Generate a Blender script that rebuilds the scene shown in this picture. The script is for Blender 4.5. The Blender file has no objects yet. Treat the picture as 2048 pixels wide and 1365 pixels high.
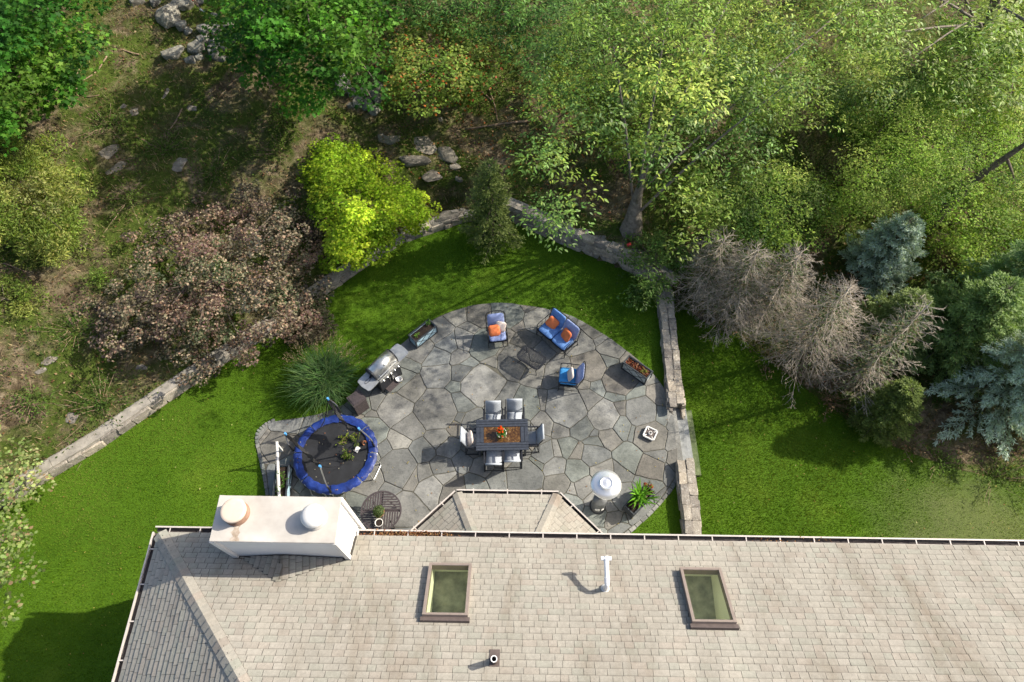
import bpy, bmesh, math, random
import numpy as np
from mathutils import Vector, Matrix, Euler

rnd = random.Random(7)
nrs = np.random.RandomState(11)
R = math.radians
SC = bpy.context.scene
COL = SC.collection

# ------------------------------------------------------------------ camera
CAM_H = 19.7
CAM_TILT = 29.5            # degrees away from straight down
FOC = 1365.0               # focal length in pixels of a 2048 px wide frame
cam_d = bpy.data.cameras.new('camera')
cam_d.sensor_width = 36.0
cam_d.lens = FOC / 2048.0 * 36.0
cam_d.clip_start = 0.1
cam_d.clip_end = 3000
cam = bpy.data.objects.new('camera', cam_d)
COL.objects.link(cam)
cam.location = (0, 0, CAM_H)
cam.rotation_euler = (R(CAM_TILT), 0, 0)
SC.camera = cam

# ------------------------------------------------------------------ sky, sun, exposure
SUN_EL = 37.0
SUN_AZ = (0.961, 0.276)    # horizontal direction towards the sun
w = bpy.data.worlds.new('World')
SC.world = w
w.use_nodes = True
wn = w.node_tree
bg = wn.nodes['Background']
sky = wn.nodes.new('ShaderNodeTexSky')
sky.sky_type = 'NISHITA'
sky.sun_disc = False
sky.sun_elevation = R(SUN_EL)
sky.sun_rotation = math.atan2(SUN_AZ[0], SUN_AZ[1])
sky.air_density = 1.0
sky.dust_density = 3.0
sky.ozone_density = 0.5
wn.links.new(sky.outputs[0], bg.inputs[0])
bg.inputs[1].default_value = 0.12

sd = bpy.data.lights.new('sun', 'SUN')
sd.energy = 4.6
sd.angle = R(0.55)
sd.color = (1.0, 0.92, 0.78)
sun = bpy.data.objects.new('sun', sd)
COL.objects.link(sun)
ce = math.cos(R(SUN_EL))
sdir = Vector((SUN_AZ[0] * ce, SUN_AZ[1] * ce, math.sin(R(SUN_EL)))).normalized()
sun.rotation_euler = (-sdir).to_track_quat('-Z', 'Y').to_euler()
sun.location = sdir * 60

vs = SC.view_settings
vs.view_transform = 'Standard'
vs.look = 'None'
vs.exposure = 0.88
vs.gamma = 1.0
vs.use_curve_mapping = False
SC.cycles.max_bounces = 8
SC.cycles.sample_clamp_indirect = 4.0
SC.cycles.transparent_max_bounces = 24
SC.cycles.use_denoising = True
SC.cycles.denoising_prefilter = 'ACCURATE'

# ------------------------------------------------------------------ placing helpers
_s, _c = math.sin(R(CAM_TILT)), math.cos(R(CAM_TILT))


def at(x, y, z=0.0):
    """where the line of sight through photo pixel (x, y) meets height z"""
    a = (x - 1024) / FOC
    b = (682.5 - y) / FOC
    t = (CAM_H - z) / (_c - b * _s)
    return Vector((a * t, (_s + b * _c) * t, z))


def at_np(x, y, z):
    a = (x - 1024) / FOC
    b = (682.5 - y) / FOC
    t = (CAM_H - z) / (_c - b * _s)
    return np.stack([a * t, (_s + b * _c) * t, z + 0 * t], axis=-1)


def in_poly(px, py, poly):
    poly = np.asarray(poly, float)
    n = len(poly)
    inside = np.zeros(np.shape(px), bool)
    for i in range(n):
        x1, y1 = poly[i][:2]
        x2, y2 = poly[(i + 1) % n][:2]
        if y1 == y2:
            continue
        c = ((y1 > py) != (y2 > py)) & (px < (x2 - x1) * (py - y1) / (y2 - y1) + x1)
        inside ^= c
    return inside


def seg_dist(px, py, a, b):
    ax, ay = a[:2]
    bx, by = b[:2]
    dx, dy = bx - ax, by - ay
    L = dx * dx + dy * dy + 1e-12
    t = np.clip(((px - ax) * dx + (py - ay) * dy) / L, 0, 1)
    return np.hypot(px - (ax + t * dx), py - (ay + t * dy))


def poly_dist(px, py, poly, closed=True):
    d = np.full(np.shape(px), 1e9)
    n = len(poly)
    for i in range(n if closed else n - 1):
        d = np.minimum(d, seg_dist(px, py, poly[i], poly[(i + 1) % n]))
    return d


def smooth_line(pts, n=6):
    """Catmull-Rom through the points"""
    P = [Vector(p) for p in pts]
    out = []
    for i in range(len(P) - 1):
        p0 = P[max(i - 1, 0)]
        p1, p2 = P[i], P[i + 1]
        p3 = P[min(i + 2, len(P) - 1)]
        for k in range(n):
            t = k / n
            out.append(0.5 * ((2 * p1) + (p2 - p0) * t + (2 * p0 - 5 * p1 + 4 * p2 - p3) * t * t
                              + (3 * p1 - p0 - 3 * p2 + p3) * t ** 3))
    out.append(P[-1])
    return out


# ------------------------------------------------------------------ materials
def nodes_of(name):
    m = bpy.data.materials.new(name)
    m.use_nodes = True
    nt = m.node_tree
    return m, nt, nt.nodes, nt.links, nt.nodes['Principled BSDF']


def noise(N, L, scale, detail=4, rough=0.55, vec=None, dist=0.0):
    n = N.new('ShaderNodeTexNoise')
    n.inputs['Scale'].default_value = scale
    n.inputs['Detail'].default_value = detail
    n.inputs['Roughness'].default_value = rough
    n.inputs['Distortion'].default_value = dist
    if vec is not None:
        L.new(vec, n.inputs['Vector'])
    return n


def ramp(N, L, fac, stops):
    r = N.new('ShaderNodeValToRGB')
    els = r.color_ramp.elements
    while len(els) < len(stops):
        els.new(0.5)
    for e, (p, c) in zip(els, stops):
        e.position = p
        e.color = (*c, 1)
    L.new(fac, r.inputs[0])
    return r


def mixc(N, L, a, b, fac, mode='MIX'):
    m = N.new('ShaderNodeMix')
    m.data_type = 'RGBA'
    m.blend_type = mode
    for sock, v in ((m.inputs[6], a), (m.inputs[7], b), (m.inputs[0], fac)):
        if hasattr(v, 'is_output'):
            L.new(v, sock)
        elif isinstance(v, (tuple, list)):
            sock.default_value = (*v[:3], 1)
        else:
            sock.default_value = v
    return m.outputs[2]


def scl(c, k):
    return tuple(min(1, x * k) for x in c)


def pm(name, col, rough=0.6, metal=0.0, var=0.2, scale=8.0, bump=0.0, bscale=40.0, spec=0.4, tint=False,
       world=True, col2=None, detail=5, rand=0.0, coat=0.0):
    """general procedural paint / stone / wood: two-tone noise, optional per-piece tint, fine relief"""
    m, nt, N, L, B = nodes_of(name)
    geo = N.new('ShaderNodeNewGeometry')
    tc = N.new('ShaderNodeTexCoord')
    vec = geo.outputs['Position'] if world else tc.outputs['Object']
    nz = noise(N, L, scale, detail, 0.6, vec)
    c2 = col2 if col2 else scl(col, 1 + var)
    r = ramp(N, L, nz.outputs[0], [(0.3, scl(col, 1 - var)), (0.7, c2)])
    out = r.outputs[0]
    if tint:
        at_ = N.new('ShaderNodeAttribute')
        at_.attribute_name = 'tint'
        out = mixc(N, L, out, at_.outputs[0], 1.0, 'MULTIPLY')
    if rand:
        oi = N.new('ShaderNodeObjectInfo')
        rr = ramp(N, L, oi.outputs['Random'], [(0.0, (1 - rand,) * 3), (0.5, (1, 1, 1)), (1.0, (1 + rand * .6, 1 + rand * .4, 1 + rand * .2))])
        out = mixc(N, L, out, rr.outputs[0], 1.0, 'MULTIPLY')
    L.new(out, B.inputs['Base Color'])
    B.inputs['Roughness'].default_value = rough
    B.inputs['Metallic'].default_value = metal
    B.inputs['Specular IOR Level'].default_value = spec
    B.inputs['Coat Weight'].default_value = coat
    if bump:
        b2 = noise(N, L, bscale, 4, 0.65, vec)
        bp = N.new('ShaderNodeBump')
        bp.inputs['Strength'].default_value = bump
        bp.inputs['Distance'].default_value = 0.02
        L.new(b2.outputs[0], bp.inputs['Height'])
        L.new(bp.outputs[0], B.inputs['Normal'])
    return m


M = {}
M['white'] = pm('white_paint', (0.62, 0.61, 0.59), 0.5, var=0.06, scale=3)
M['gutter'] = pm('gutter_paint', (0.46, 0.42, 0.39), 0.5, var=0.12, scale=5)
M['gutter_in'] = pm('gutter_dirt', (0.07, 0.06, 0.06), 0.9, var=0.4, scale=20)
M['dark_metal'] = pm('dark_metal', (0.022, 0.024, 0.03), 0.45, 0.3, var=0.3, scale=30)
M['navy_metal'] = pm('charcoal_slat_paint', (0.035, 0.042, 0.058), 0.42, 0.1, var=0.25, scale=12)
M['brown_plastic'] = pm('brown_plastic', (0.05, 0.04, 0.042), 0.6, var=0.3, scale=20, bump=0.3, bscale=60)
M['steel'] = pm('brushed_steel', (0.55, 0.55, 0.53), 0.33, 0.9, var=0.12, scale=14)
M['steel_dull'] = pm('dull_steel', (0.42, 0.43, 0.43), 0.45, 0.75, var=0.12, scale=10)
M['alu'] = pm('reflector_aluminium', (0.8, 0.81, 0.82), 0.3, 0.75, var=0.05, scale=6)
M['blue_cush'] = pm('blue_cushion', (0.12, 0.24, 0.52), 0.85, var=0.18, scale=6, bump=0.45, bscale=13, spec=0.15)
M['pale_cush'] = pm('pale_blue_cushion', (0.27, 0.33, 0.56), 0.85, var=0.14, scale=6, bump=0.45, bscale=13, spec=0.15)
M['bright_cush'] = pm('bright_blue_cushion', (0.05, 0.25, 0.55), 0.85, var=0.16, scale=6, bump=0.45, bscale=13, spec=0.15)
M['orange'] = pm('orange_fabric', (0.72, 0.2, 0.075), 0.85, var=0.12, scale=8, bump=0.45, bscale=13, spec=0.15)
M['cream'] = pm('cream_fabric', (0.66, 0.56, 0.5), 0.85, var=0.1, scale=9, bump=0.45, bscale=13, spec=0.15)
M['sling'] = pm('grey_sling_fabric', (0.34, 0.37, 0.41), 0.8, var=0.1, scale=14, bump=0.2, bscale=260, spec=0.2)
M['tramp_mat'] = pm('trampoline_mat', (0.011, 0.012, 0.015), 0.75, var=0.5, scale=2.5, bump=0.1, bscale=90)
M['tramp_pad'] = pm('blue_vinyl_pad', (0.006, 0.02, 0.13), 0.5, var=0.45, scale=3.5, bump=0.8, bscale=9, spec=0.35, col2=(0.014, 0.04, 0.22))
M['planter_blue'] = pm('pale_blue_panel', (0.3, 0.44, 0.53), 0.6, var=0.12, scale=10)
M['planter_grey'] = pm('weathered_grey_panel', (0.36, 0.4, 0.4), 0.7, var=0.2, scale=10)
M['planter_frame'] = pm('dark_planter_frame', (0.03, 0.035, 0.042), 0.55, var=0.3, scale=16)
M['soil'] = pm('potting_soil', (0.022, 0.014, 0.01), 0.95, var=0.7, scale=30, bump=0.8, bscale=50)
M['terracotta'] = pm('terracotta', (0.3, 0.12, 0.06), 0.8, var=0.2, scale=12)
M['pot_white'] = pm('white_glazed_pot', (0.72, 0.7, 0.66), 0.35, var=0.05)
M['bark'] = pm('bark', (0.13, 0.105, 0.085), 0.95, var=0.5, scale=9, bump=1.0, bscale=22, spec=0.1)
M['grey_bark'] = pm('grey_bark', (0.17, 0.15, 0.125), 0.95, var=0.45, scale=9, bump=1.0, bscale=22, spec=0.1)
M['dead_wood'] = pm('dead_wood', (0.37, 0.32, 0.26), 0.95, var=0.5, scale=3, spec=0.1)
M['stick'] = pm('fallen_wood', (0.24, 0.17, 0.12), 0.95, var=0.35, scale=9, spec=0.1)
M['red'] = pm('red_plastic', (0.62, 0.05, 0.05), 0.5, var=0.1)
M['blue_cap'] = pm('light_blue_plastic', (0.08, 0.3, 0.62), 0.5, var=0.1)
M['siding'] = pm('white_siding', (0.66, 0.66, 0.65), 0.55, var=0.04, scale=2)
M['chim_top'] = pm('chimney_cap_metal', (0.42, 0.39, 0.355), 0.6, var=0.16, scale=1.3, col2=(0.53, 0.51, 0.475), detail=10)
M['flue_tan'] = pm('tan_flue', (0.55, 0.45, 0.37), 0.6, var=0.1, scale=4)
M['flue_brown'] = pm('rusty_flue_side', (0.22, 0.13, 0.09), 0.8, var=0.35, scale=7)
M['sky_frame'] = pm('skylight_cladding', (0.24, 0.195, 0.17), 0.5, 0.2, var=0.1, scale=8)
M['well'] = pm('skylight_well_paint', (0.8, 0.81, 0.68), 0.8, var=0.05, scale=2)
M['room'] = pm('dim_room', (0.36, 0.36, 0.29), 0.9, var=0.45, scale=4.0, detail=7)
M['pvc'] = pm('white_pvc', (0.78, 0.78, 0.78), 0.4, var=0.04)
M['vent'] = pm('vent_brown', (0.09, 0.07, 0.065), 0.6, var=0.2)
M['black'] = pm('black_paint', (0.012, 0.012, 0.013), 0.5, var=0.2)
M['concrete'] = pm('concrete_cap', (0.25, 0.23, 0.2), 0.9, var=0.4, scale=3.5, bump=0.4, bscale=45, detail=8)
M['mortar'] = pm('mortar', (0.2, 0.19, 0.17), 0.95, var=0.35, scale=14, bump=0.6, bscale=50)
M['joint'] = pm('patio_joint', (0.085, 0.08, 0.068), 0.95, var=0.5, scale=6, col2=(0.12, 0.115, 0.09), bump=0.6, bscale=50)
M['rust'] = pm('rust_stain', (0.3, 0.22, 0.15), 0.8, var=0.3, scale=9, col2=(0.48, 0.42, 0.36), detail=8)
M['bluestone'] = pm('bluestone_step', (0.24, 0.25, 0.25), 0.85, var=0.2, scale=9, bump=0.3, bscale=60, detail=8)
M['moss_step'] = pm('mossy_step', (0.075, 0.12, 0.035), 0.95, var=0.45, scale=5, bump=0.6, bscale=60, col2=(0.16, 0.19, 0.1), detail=9)


def lichen_stone(name, col, col2, lich, rand=0.3, scale=3.0):
    """stone with broad tone change, fine grain and pale lichen spots"""
    m, nt, N, L, B = nodes_of(name)
    geo = N.new('ShaderNodeNewGeometry')
    v = geo.outputs['Position']
    a = noise(N, L, scale, 8, 0.62, v, 0.4)
    c = ramp(N, L, a.outputs[0], [(0.3, col), (0.68, col2)]).outputs[0]
    g = noise(N, L, scale * 14, 5, 0.7, v)
    gr = ramp(N, L, g.outputs[0], [(0.25, (0.72,) * 3), (0.75, (1.2,) * 3)])
    c = mixc(N, L, c, gr.outputs[0], 1.0, 'MULTIPLY')
    l1 = noise(N, L, scale * 5, 6, 0.7, v, 1.0)
    lf = ramp(N, L, l1.outputs[0], [(0.56, (0, 0, 0)), (0.64, (1, 1, 1))])
    c = mixc(N, L, c, lich, lf.outputs[0])
    oi = N.new('ShaderNodeObjectInfo')
    rr = ramp(N, L, oi.outputs['Random'], [(0, (1 - rand, 1 - rand, 1 - rand * .9)), (0.5, (1, 1, 1)), (1, (1 + rand, 1 + rand * .85, 1 + rand * .6))])
    c = mixc(N, L, c, rr.outputs[0], 1.0, 'MULTIPLY')
    L.new(c, B.inputs['Base Color'])
    B.inputs['Roughness'].default_value = 0.9
    B.inputs['Specular IOR Level'].default_value = 0.25
    bp = N.new('ShaderNodeBump')
    bp.inputs['Strength'].default_value = 0.7
    bp.inputs['Distance'].default_value = 0.03
    b2 = noise(N, L, scale * 9, 6, 0.7, v)
    L.new(b2.outputs[0], bp.inputs['Height'])
    L.new(bp.outputs[0], B.inputs['Normal'])
    return m


M['wall_stone'] = lichen_stone('wall_stone', (0.19, 0.17, 0.145), (0.36, 0.325, 0.28), (0.48, 0.46, 0.41), 0.35)
M['boulder'] = lichen_stone('lichen_boulder', (0.085, 0.08, 0.07), (0.24, 0.23, 0.2), (0.4, 0.42, 0.38), 0.3, 3.5)
M['ledge'] = lichen_stone('ledge_rock', (0.11, 0.1, 0.085), (0.25, 0.225, 0.19), (0.34, 0.31, 0.26), 0.2, 2.4)


def flag_mat():
    """slate-like flagstone: per-stone tint, cloudy tone, cleft streaks, dark weather stains"""
    m, nt, N, L, B = nodes_of('flagstone')
    geo = N.new('ShaderNodeNewGeometry')
    v = geo.outputs['Position']
    tn = N.new('ShaderNodeAttribute')
    tn.attribute_name = 'tint'
    a = noise(N, L, 1.7, 8, 0.65, v, 0.6)
    c = ramp(N, L, a.outputs[0], [(0.3, (0.66, 0.66, 0.66)), (0.7, (1.22, 1.2, 1.17))])
    col = mixc(N, L, tn.outputs[0], c.outputs[0], 1.0, 'MULTIPLY')
    g = noise(N, L, 9.0, 7, 0.72, v, 1.2)
    gr = ramp(N, L, g.outputs[0], [(0.3, (0.62, 0.62, 0.62)), (0.5, (1, 1, 1)), (0.75, (1.22, 1.2, 1.16))])
    col = mixc(N, L, col, gr.outputs[0], 1.0, 'MULTIPLY')
    s = noise(N, L, 0.55, 5, 0.6, v, 0.8)
    sr = ramp(N, L, s.outputs[0], [(0.4, (0.7, 0.7, 0.69)), (0.58, (1, 1, 1))])
    col = mixc(N, L, col, sr.outputs[0], 1.0, 'MULTIPLY')
    # cleft streaks turned by a per-stone angle held in tint alpha
    L.new(col, B.inputs['Base Color'])
    B.inputs['Roughness'].default_value = 0.78
    B.inputs['Specular IOR Level'].default_value = 0.35
    mp = N.new('ShaderNodeMapping')
    mp.inputs['Scale'].default_value = (4, 22, 4)
    mp.inputs['Rotation'].default_value = (0, 0, 0.6)
    L.new(v, mp.inputs[0])
    st = noise(N, L, 1.0, 5, 0.6, mp.outputs[0], 0.6)
    bp = N.new('ShaderNodeBump')
    bp.inputs['Strength'].default_value = 0.55
    bp.inputs['Distance'].default_value = 0.015
    add = N.new('ShaderNodeMath')
    add.operation = 'ADD'
    L.new(st.outputs[0], add.inputs[0])
    L.new(g.outputs[0], add.inputs[1])
    L.new(add.outputs[0], bp.inputs['Height'])
    L.new(bp.outputs[0], B.inputs['Normal'])
    return m


M['flag'] = flag_mat()


def shingle_mat():
    m, nt, N, L, B = nodes_of('asphalt_shingle')
    geo = N.new('ShaderNodeNewGeometry')
    v = geo.outputs['Position']
    tn = N.new('ShaderNodeAttribute')
    tn.attribute_name = 'tint'
    mp = N.new('ShaderNodeMapping')
    mp.inputs['Scale'].default_value = (1.1, 0.28, 0.4)
    L.new(v, mp.inputs[0])
    s = noise(N, L, 1.0, 6, 0.6, mp.outputs[0], 0.5)
    sr = ramp(N, L, s.outputs[0], [(0.3, (0.74, 0.69, 0.64)), (0.45, (0.92, 0.905, 0.89)), (0.56, (1.0, 0.99, 0.98)), (0.7, (1.08, 1.07, 1.05))])
    col = mixc(N, L, tn.outputs[0], sr.outputs[0], 1.0, 'MULTIPLY')
    g = noise(N, L, 130, 3, 0.8, v)
    gr = ramp(N, L, g.outputs[0], [(0.3, (0.7,) * 3), (0.7, (1.25,) * 3)])
    col = mixc(N, L, col, gr.outputs[0], 1.0, 'MULTIPLY')
    g2 = noise(N, L, 14, 4, 0.7, v)
    gr2 = ramp(N, L, g2.outputs[0], [(0.3, (0.86,) * 3), (0.7, (1.1,) * 3)])
    col = mixc(N, L, col, gr2.outputs[0], 1.0, 'MULTIPLY')
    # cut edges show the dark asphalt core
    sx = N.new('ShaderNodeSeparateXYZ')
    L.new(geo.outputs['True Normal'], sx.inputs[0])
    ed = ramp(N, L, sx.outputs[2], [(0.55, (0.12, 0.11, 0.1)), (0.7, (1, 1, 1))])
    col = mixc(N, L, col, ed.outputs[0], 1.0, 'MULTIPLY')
    L.new(col, B.inputs['Base Color'])
    B.inputs['Roughness'].default_value = 0.92
    B.inputs['Specular IOR Level'].default_value = 0.2
    bp = N.new('ShaderNodeBump')
    bp.inputs['Strength'].default_value = 0.35
    bp.inputs['Distance'].default_value = 0.004
    L.new(g.outputs[0], bp.inputs['Height'])
    L.new(bp.outputs[0], B.inputs['Normal'])
    return m


M['shingle'] = shingle_mat()


def lawn_mat():
    m, nt, N, L, B = nodes_of('lawn_turf')
    geo = N.new('ShaderNodeNewGeometry')
    v = geo.outputs['Position']
    a = noise(N, L, 0.5, 6, 0.6, v, 0.5)
    c = ramp(N, L, a.outputs[0], [(0.3, (0.045, 0.1, 0.004)), (0.55, (0.06, 0.125, 0.006)), (0.75, (0.085, 0.145, 0.01))])
    g = noise(N, L, 24, 5, 0.75, v)
    gr = ramp(N, L, g.outputs[0], [(0.3, (0.55,) * 3), (0.7, (1.4,) * 3)])
    col = mixc(N, L, c.outputs[0], gr.outputs[0], 1.0, 'MULTIPLY')
    # worn bare earth by the spruces at the far end of the lower lawn, and a few thin spots
    dv = N.new('ShaderNodeVectorMath')
    dv.operation = 'DISTANCE'
    L.new(v, dv.inputs[0])
    dv.inputs[1].default_value = (13.6, 4.6, -0.45)
    wn_ = noise(N, L, 1.3, 5, 0.6, v, 0.5)
    ad_ = N.new('ShaderNodeMath')
    ad_.operation = 'MULTIPLY_ADD'
    L.new(wn_.outputs[0], ad_.inputs[0])
    ad_.inputs[1].default_value = 3.0
    L.new(dv.outputs['Value'], ad_.inputs[2])
    mr = N.new('ShaderNodeMapRange')
    mr.inputs['From Min'].default_value = 2.6
    mr.inputs['From Max'].default_value = 5.2
    mr.inputs['To Min'].default_value = 0.45
    mr.inputs['To Max'].default_value = 0.0
    L.new(ad_.outputs[0], mr.inputs['Value'])
    col = mixc(N, L, col, (0.13, 0.11, 0.07), mr.outputs[0])
    L.new(col, B.inputs['Base Color'])
    B.inputs['Roughness'].default_value = 0.9
    B.inputs['Specular IOR Level'].default_value = 0.15
    bp = N.new('ShaderNodeBump')
    bp.inputs['Strength'].default_value = 0.8
    bp.inputs['Distance'].default_value = 0.04
    L.new(g.outputs[0], bp.inputs['Height'])
    L.new(bp.outputs[0], B.inputs['Normal'])
    return m


M['lawn'] = lawn_mat()


def hill_mat():
    """woodland floor: soil, dry needles and straw, moss and grass patches"""
    m, nt, N, L, B = nodes_of('woodland_floor')
    geo = N.new('ShaderNodeNewGeometry')
    v = geo.outputs['Position']
    a = noise(N, L, 0.45, 8, 0.65, v, 0.8)
    soil = noise(N, L, 3.0, 8, 0.72, v, 0.5)
    c1 = ramp(N, L, soil.outputs[0], [(0.28, (0.045, 0.032, 0.02)), (0.45, (0.11, 0.083, 0.052)), (0.6, (0.24, 0.19, 0.125)), (0.78, (0.42, 0.34, 0.24))])
    moss = noise(N, L, 6.0, 6, 0.7, v)
    c2 = ramp(N, L, moss.outputs[0], [(0.3, (0.03, 0.05, 0.008)), (0.6, (0.085, 0.12, 0.022)), (0.8, (0.15, 0.17, 0.045))])
    f = ramp(N, L, a.outputs[0], [(0.4, (0, 0, 0)), (0.53, (1, 1, 1))])
    col = mixc(N, L, c1.outputs[0], c2.outputs[0], f.outputs[0])
    g = noise(N, L, 40, 4, 0.8, v)
    gr = ramp(N, L, g.outputs[0], [(0.3, (0.55,) * 3), (0.7, (1.4,) * 3)])
    col = mixc(N, L, col, gr.outputs[0], 1.0, 'MULTIPLY')
    L.new(col, B.inputs['Base Color'])
    B.inputs['Roughness'].default_value = 0.95
    B.inputs['Specular IOR Level'].default_value = 0.1
    bp = N.new('ShaderNodeBump')
    bp.inputs['Strength'].default_value = 1.0
    bp.inputs['Distance'].default_value = 0.06
    ad = N.new('ShaderNodeMath')
    ad.operation = 'ADD'
    L.new(soil.outputs[0], ad.inputs[0])
    L.new(g.outputs[0], ad.inputs[1])
    L.new(ad.outputs[0], bp.inputs['Height'])
    L.new(bp.outputs[0], B.inputs['Normal'])
    return m


M['hill'] = hill_mat()


def leaf_mat(name='leaf', trans=0.35, rough=0.5, spec=0.35):
    m, nt, N, L, B = nodes_of(name)
    tn = N.new('ShaderNodeAttribute')
    tn.attribute_name = 'tint'
    L.new(tn.outputs[0], B.inputs['Base Color'])
    B.inputs['Roughness'].default_value = rough
    B.inputs['Specular IOR Level'].default_value = spec
    tr = N.new('ShaderNodeBsdfTranslucent')
    br = mixc(N, L, tn.outputs[0], (1.5, 1.6, 0.6), 1.0, 'MULTIPLY')
    L.new(br, tr.inputs[0])
    mx = N.new('ShaderNodeMixShader')
    mx.inputs[0].default_value = trans
    L.new(B.outputs[0], mx.inputs[1])
    L.new(tr.outputs[0], mx.inputs[2])
    L.new(mx.outputs[0], N['Material Output'].inputs[0])
    return m


M['leaf'] = leaf_mat('leaf', 0.45, 0.62, 0.2)
M['leaf_gloss'] = leaf_mat('glossy_leaf', 0.3, 0.5, 0.25)
M['needle'] = leaf_mat('needle', 0.3, 0.6, 0.25)
M['blade'] = leaf_mat('grass_blade', 0.3, 0.8, 0.05)


def glass_mat():
    m, nt, N, L, B = nodes_of('skylight_glass')
    N.remove(B)
    tr = N.new('ShaderNodeBsdfTransparent')
    tr.inputs[0].default_value = (0.88, 0.9, 0.84, 1)
    gl = N.new('ShaderNodeBsdfGlossy')
    gl.inputs['Roughness'].default_value = 0.03
    fr = N.new('ShaderNodeFresnel')
    fr.inputs[0].default_value = 1.22
    mx = N.new('ShaderNodeMixShader')
    L.new(fr.outputs[0], mx.inputs[0])
    L.new(tr.outputs[0], mx.inputs[1])
    L.new(gl.outputs[0], mx.inputs[2])
    L.new(mx.outputs[0], N['Material Output'].inputs[0])
    return m


M['glass'] = glass_mat()


def net_mat():
    m, nt, N, L, B = nodes_of('black_netting')
    B.inputs['Base Color'].default_value = (0.01, 0.01, 0.011, 1)
    B.inputs['Roughness'].default_value = 0.8
    tr = N.new('ShaderNodeBsdfTransparent')
    mx = N.new('ShaderNodeMixShader')
    mx.inputs[0].default_value = 0.85
    L.new(tr.outputs[0], mx.inputs[1])
    L.new(B.outputs[0], mx.inputs[2])
    L.new(mx.outputs[0], N['Material Output'].inputs[0])
    return m


M['net'] = net_mat()


def inlay_mat():
    """mottled brown polished glass inlay"""
    m, nt, N, L, B = nodes_of('brown_mottled_inlay')
    geo = N.new('ShaderNodeNewGeometry')
    v = geo.outputs['Position']
    a = noise(N, L, 7, 7, 0.7, v, 1.6)
    c = ramp(N, L, a.outputs[0], [(0.3, (0.01, 0.006, 0.003)), (0.5, (0.07, 0.032, 0.01)), (0.62, (0.14, 0.075, 0.02)), (0.72, (0.4, 0.3, 0.24))])  # brown and cream mottling paints the trees' reflection into the glass colour
    L.new(c.outputs[0], B.inputs['Base Color'])
    B.inputs['Roughness'].default_value = 0.15
    return m


M['inlay'] = inlay_mat()


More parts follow.
